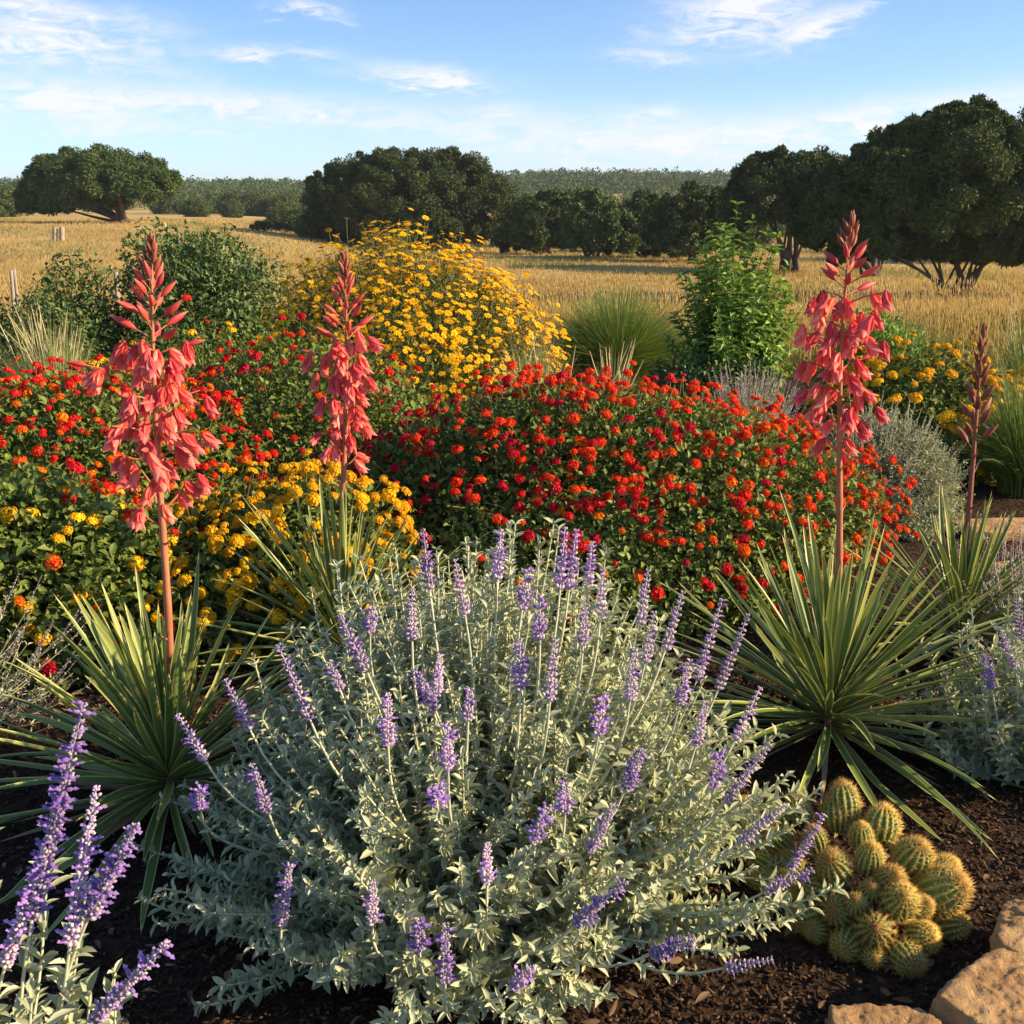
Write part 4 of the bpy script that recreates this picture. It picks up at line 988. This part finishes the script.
def bud_mesh(seed, m):
    rg = np.random.default_rng(seed); g = Geo(); ns, sd_ = 10, 9
    V = []; T = []; F = []
    for i in range(ns+1):
        y = i/ns; r = .135*math.sin(math.pi*(.04+.95*y)**.8)+.004
        for j in range(sd_):
            an = j*2*math.pi/sd_; rr = r*(1+.16*math.cos(3*an)); V.append((rr*math.cos(an), rr*math.sin(an)+.06*y*y, y)); T.append(y)
    for i in range(ns):
        for j in range(sd_): F.append((i*sd_+j, i*sd_+(j+1) % sd_, (i+1)*sd_+(j+1) % sd_, (i+1)*sd_+j))
    g.add(np.array(V), np.array(F), rg.uniform(0, 1), np.array(T))
    me = g.mesh('flower_bud', smooth=True); me.materials.append(m); return me
BELLS = [bell_mesh(s) for s in (1, 2, 3, 4)]
BUDS = [bud_mesh(s, M['bud']) for s in (1, 2)]; BBUDS = [bud_mesh(s, M['brownbud']) for s in (1, 2)]
def gp0(px, py):
    r = ray(px, py); tt = -CAMZ/r[2]; p = np.array([0, 0, CAMZ])+r*tt; return p
b1 = gp0(172, 808); yucca(b1, 'leftmost yucca with a tall coral flower stalk, left of the large silver sage', 116, .60, .027, 121, atY(153, 246, b1[1]+.06), pan=(.60, .25, .125))
b2 = gp0(345, 672); yucca(b2, 'smaller yucca with a coral flower stalk behind the left part of the large silver sage', 100, .64, .024, 122, atY(343, 260, b2[1]+.05), pan=(.58, .27, .105))
b3 = gp0(826, 742); yucca(b3, 'yucca with a tall coral flower stalk behind the cactus clump', 130, .66, .028, 123, atY(853, 224, b3[1]+.06), pan=(.54, .20, .12))
b4 = gp0(955, 655); yucca(b4, 'rightmost yucca with a dark brown stalk of closed buds', 96, .54, .024, 124, atY(984, 332, b4[1]+.05), kind='brown', pan=(.42, .3, .1), dark=True)

# ------------------------------------------------------------------ cactus clump
def head_meshes(seed, ribs=15):
    rg = np.random.default_rng(seed); nu, nv = ribs*6, 18; V = []; T = []
    for j in range(nv+1):
        th = math.pi*.86*j/nv
        for i in range(nu):
            ph = 2*math.pi*i/nu; rb = .5+.5*math.cos(ribs*ph); r = 1-.13*(1-rb**.7)*min(1, th*1.6)
            dz = -.10*math.exp(-(th/.25)**2)
            V.append((r*math.sin(th)*math.cos(ph), r*math.sin(th)*math.sin(ph), math.cos(th)*r*1.12+dz)); T.append(rb)
    F = [(j*nu+i, (j+1)*nu+i, (j+1)*nu+(i+1) % nu, j*nu+(i+1) % nu) for j in range(nv) for i in range(nu)]
    me = mesh_from('cactus_head', np.array(V), [np.array(F)], np.full(len(V), rg.uniform()), np.array(T), True); me.materials.append(M['cactus'])
    g = Geo()
    A = []; O = []
    for rbi in range(ribs):
        ph = 2*math.pi*rbi/ribs
        for k in range(12):
            th = .12+k*.23
            if th > 2.25: break
            u = np.array([math.sin(th)*math.cos(ph), math.sin(th)*math.sin(ph), math.cos(th)]); A.append(u*[1, 1, 1.12]*1.0); O.append(u)
    A = np.array(A); O = np.array(O); m = len(A); per = 9
    idx = np.repeat(np.arange(m), per); n = len(idx)
    d = nrm(O[idx]*.75+rdir(rg, n)*.85); l = rg.uniform(.24, .50, n)
    X, Y, Z = frame(d, rdir(rg, n)); c3 = (np.array([(1, 0, 0), (-.5, 0, .87), (-.5, 0, -.87), (0, 1, 0)]), np.array([(0, 1, 3), (1, 2, 3), (2, 0, 3)]), np.array([0, 0, 0, 1.]))
    top = np.exp(-(np.arccos(np.clip(O[idx][:, 2], -1, 1))/.35)**2)
    g.inst(c3, A[idx]*.985, X, Y, Z, np.stack([np.full(n, .014), l, np.full(n, .014)], 1), rg.uniform(0, 1, n))
    g.inst(OCTA, A*.99, *frame(O, rdir(rg, m)), np.tile([.035, .02, .035], (m, 1)), rg.uniform(.5, 1, m))
    # dense tawny crown of young spines
    k = 130; dd = nrm(rg.normal(size=(k, 3))*[.6, .6, .1]+[0, 0, .8]); Pk = np.stack([rg.normal(size=k)*.11, rg.normal(size=k)*.11, np.full(k, 1.02)], 1)
    g.inst(c3, Pk, *frame(dd, rdir(rg, k)), np.stack([np.full(k, .012), rg.uniform(.14, .26, k), np.full(k, .012)], 1), rg.uniform(0, .4, k), np.full(k, .92))
    sp = g.mesh('spines'); sp.materials.append(M['spine']); return me, sp
def cactus():
    rg = np.random.default_rng(131); HM = [head_meshes(1, 15), head_meshes(2, 17), head_meshes(3, 14)]
    b = gp0(872, 905); b[2] = 0; t = root('cactus_clump', b, 'clump of round golden spined cactus heads on the mulch in front of the right yucca', 'cactus')
    c = b+np.array([-.02, 0, .0]); R = np.array([.195, .24, .185])
    hs = [(505,190,60),(485,245,58),(625,262,66),(370,222,48),(300,232,42),(210,222,50),(415,310,50),(290,310,60),(485,405,66),(585,372,52),(715,372,70),(650,438,56),
          (400,470,70),(490,530,58),(548,515,44),(670,508,68),(785,475,86),(600,585,68),(828,588,58),(745,612,58),(392,625,74),(685,682,66),(512,708,62),(255,385,50),(340,378,50),(330,480,50),(560,300,45),(250,470,46),(805,415,60),(300,560,48),(430,590,44),(590,470,42),(735,520,46),(600,668,48),(230,330,48)]
    for (zx, zy, zr) in hs:
        px = 684+zx*.3164; py = 740+zy*.3164; p = hit(px, py, c, R)
        p = hit(px, py+3, c, R*.86); out = nrm((p-c)/R**1.3*R.mean()); d = nrm(out*.9+np.array([0, -.12, .35])+rg.normal(size=3)*.12)
        dist = np.linalg.norm(p-np.array([0, 0, CAMZ])); r = zr*.3164/FPX*dist*.74
        k = int(rg.integers(0, 3)); ctr = p+out*r*rg.uniform(-.1, .45); ctr[2] = max(ctr[2], r*.55)
        h = place('cactus_head', HM[k][0], t, ctr, d, float(r), rg.uniform(0, 6.28)); h.scale = (r, r, r*rg.uniform(.95, 1.25))
        s = bpy.data.objects.new('spines', HM[k][1]); COL.objects.link(s); s.parent = h
cactus()

# ------------------------------------------------------------------ stones
def stone(name, c, half, rz, label, seed, rough=.02, pw=9.0, tiltx=0.0, cat='stone', group='limestone edging blocks'):
    V, F, _ = ico(5); n = pw
    u = V/((np.abs(V)**n).sum(1)**(1/n))[:, None]; P = u*np.array(half)
    out = []; rs_ = np.random.default_rng(seed+900)
    for _ in range(22):      # chiselled facets
        dn = nrm(rs_.normal(size=3)*[1, 1, .8]); lim = rs_.uniform(.72, .95)*(np.abs(dn)*np.array(half)).sum()
        e = P@dn-lim; P = P-np.maximum(e, 0)[:, None]*dn*.92
    off = Vector((seed*3.7, seed*1.3, seed*2.1))
    for p, q in zip(P, V):
        w = Vector(tuple(p)); k1 = mnoise.noise(w*7+off)*.40+mnoise.noise(w*18+off)*.25+mnoise.noise(w*45+off)*.24+mnoise.noise(w*110+off)*.14
        out.append(np.array(p)+nrm(q)*k1*rough*1.3)
    P = np.array(out); ca, sa = math.cos(rz), math.sin(rz); ct, st_ = math.cos(tiltx), math.sin(tiltx)
    P = np.stack([P[:, 0], P[:, 1]*ct-P[:, 2]*st_, P[:, 1]*st_+P[:, 2]*ct], 1)
    P = np.stack([P[:, 0]*ca-P[:, 1]*sa, P[:, 0]*sa+P[:, 1]*ca, P[:, 2]], 1)
    me = mesh_from(name, P, [F], smooth=True); me.materials.append(M['stone'])
    o = bpy.data.objects.new(name, me); COL.objects.link(o); o.location = tuple(c); tag(o, label, cat, group); return o
stone('edging_stone', (.715, 1.73, .022), (.125, .09, .08), .02, 'flat topped limestone block at the bottom edge, leftmost of the edging', 1)
stone('edging_stone', (.975, 1.80, .032), (.17, .105, .095), .66, 'large tan limestone block at the bottom right corner', 2)
stone('edging_stone', (1.135, 2.0, .038), (.14, .10, .09), 1.0, 'limestone block cut by the right edge, behind the corner block', 3)
stone('paving_slab', (2.52, 5.35, .01), (.30, .13, .035), .12, 'flat pale stone slab lying at the right behind the dark stalk', 4, rough=.012, cat='stone slab', group='flat slabs at the right')
stone('paving_slab', (2.36, 4.75, .0), (.22, .10, .02), .3, 'low dusty slab beside the rightmost yucca', 5, rough=.01, cat='stone slab', group='flat slabs at the right')

# ------------------------------------------------------------------ posts in the meadow
def post(px, pb, ptop, w, label, lean=0.0, name='wooden_post', D=None):
    b = ground_at(px, pb) if D is None else np.array([atY(px, 300, D)[0], D, float(terrain(atY(px, 300, D)[0], D))])
    top = atY(px+lean, ptop, b[1]); k = 8; tq = np.linspace(0, 1, k)[:, None]; P = b+(top-b)*tq
    g = Geo(); g.tubes([P], [w*(1+.08*np.sin(np.arange(k)*1.7))], 7)
    cap = np.arange(7)+(k-1)*7; g.P.append(cap[None, :]); 
    o = g.build(name, M['wood'], None, off=b); o.location = tuple(b); tag(o, label, 'post', 'posts standing in the meadow'); return o
post(11, 298, 270, .02, 'short wooden stake nearest the left edge', D=12.2)
post(17, 298, 269, .02, 'taller wooden stake second from the left edge', lean=-3, D=12.4)
post(115, 296, 272, .025, 'thin wooden stake beside the dark green shrub', lean=1, D=12.0)
p_ = post(55, 241, 227, .16, 'grey weathered post, left one of a pair in the meadow')
post(62, 241, 227, .16, 'grey weathered post, right one of a pair in the meadow', lean=0)
b = atY(115, 274, 12.0); q = atY(103, 285, 12.0); tq = np.linspace(0, math.pi*.6, 9)
arc = np.array([b+(q-b)*(1-math.cos(a))*.75+np.array([0, 0, .05*math.sin(a*1.6)]) for a in tq])
g = Geo(); g.tubes([arc], [np.full(9, .007)], 5); o = g.build('wire_loop', M['wire'], None, off=b); o.location = tuple(b)
tag(o, 'bent wire loop hanging from the thin stake by the shrub', 'wire')

# ------------------------------------------------------------------ air
hv = np.array([(x, y, z) for z in (-3.5, 36.0) for y in (-420, 2600) for x in (-1600, 1600)], float)
hm, nt = mat_new('haze air'); pv = N(nt, 'ShaderNodeVolumePrincipled'); pv.inputs['Density'].default_value = 0.00026
pv.inputs['Color'].default_value = (.80, .88, 1.0, 1); pv.inputs['Anisotropy'].default_value = .2
o_ = N(nt, 'ShaderNodeOutputMaterial'); L(nt, pv.outputs[0], o_.inputs['Volume'])
me = mesh_from('haze', hv, [np.array([(0, 2, 3, 1), (4, 5, 7, 6), (0, 1, 5, 4), (2, 6, 7, 3), (0, 4, 6, 2), (1, 3, 7, 5)])]); me.materials.append(hm)
hz = bpy.data.objects.new('haze', me); COL.objects.link(hz); hz['kind'] = 'stuff'
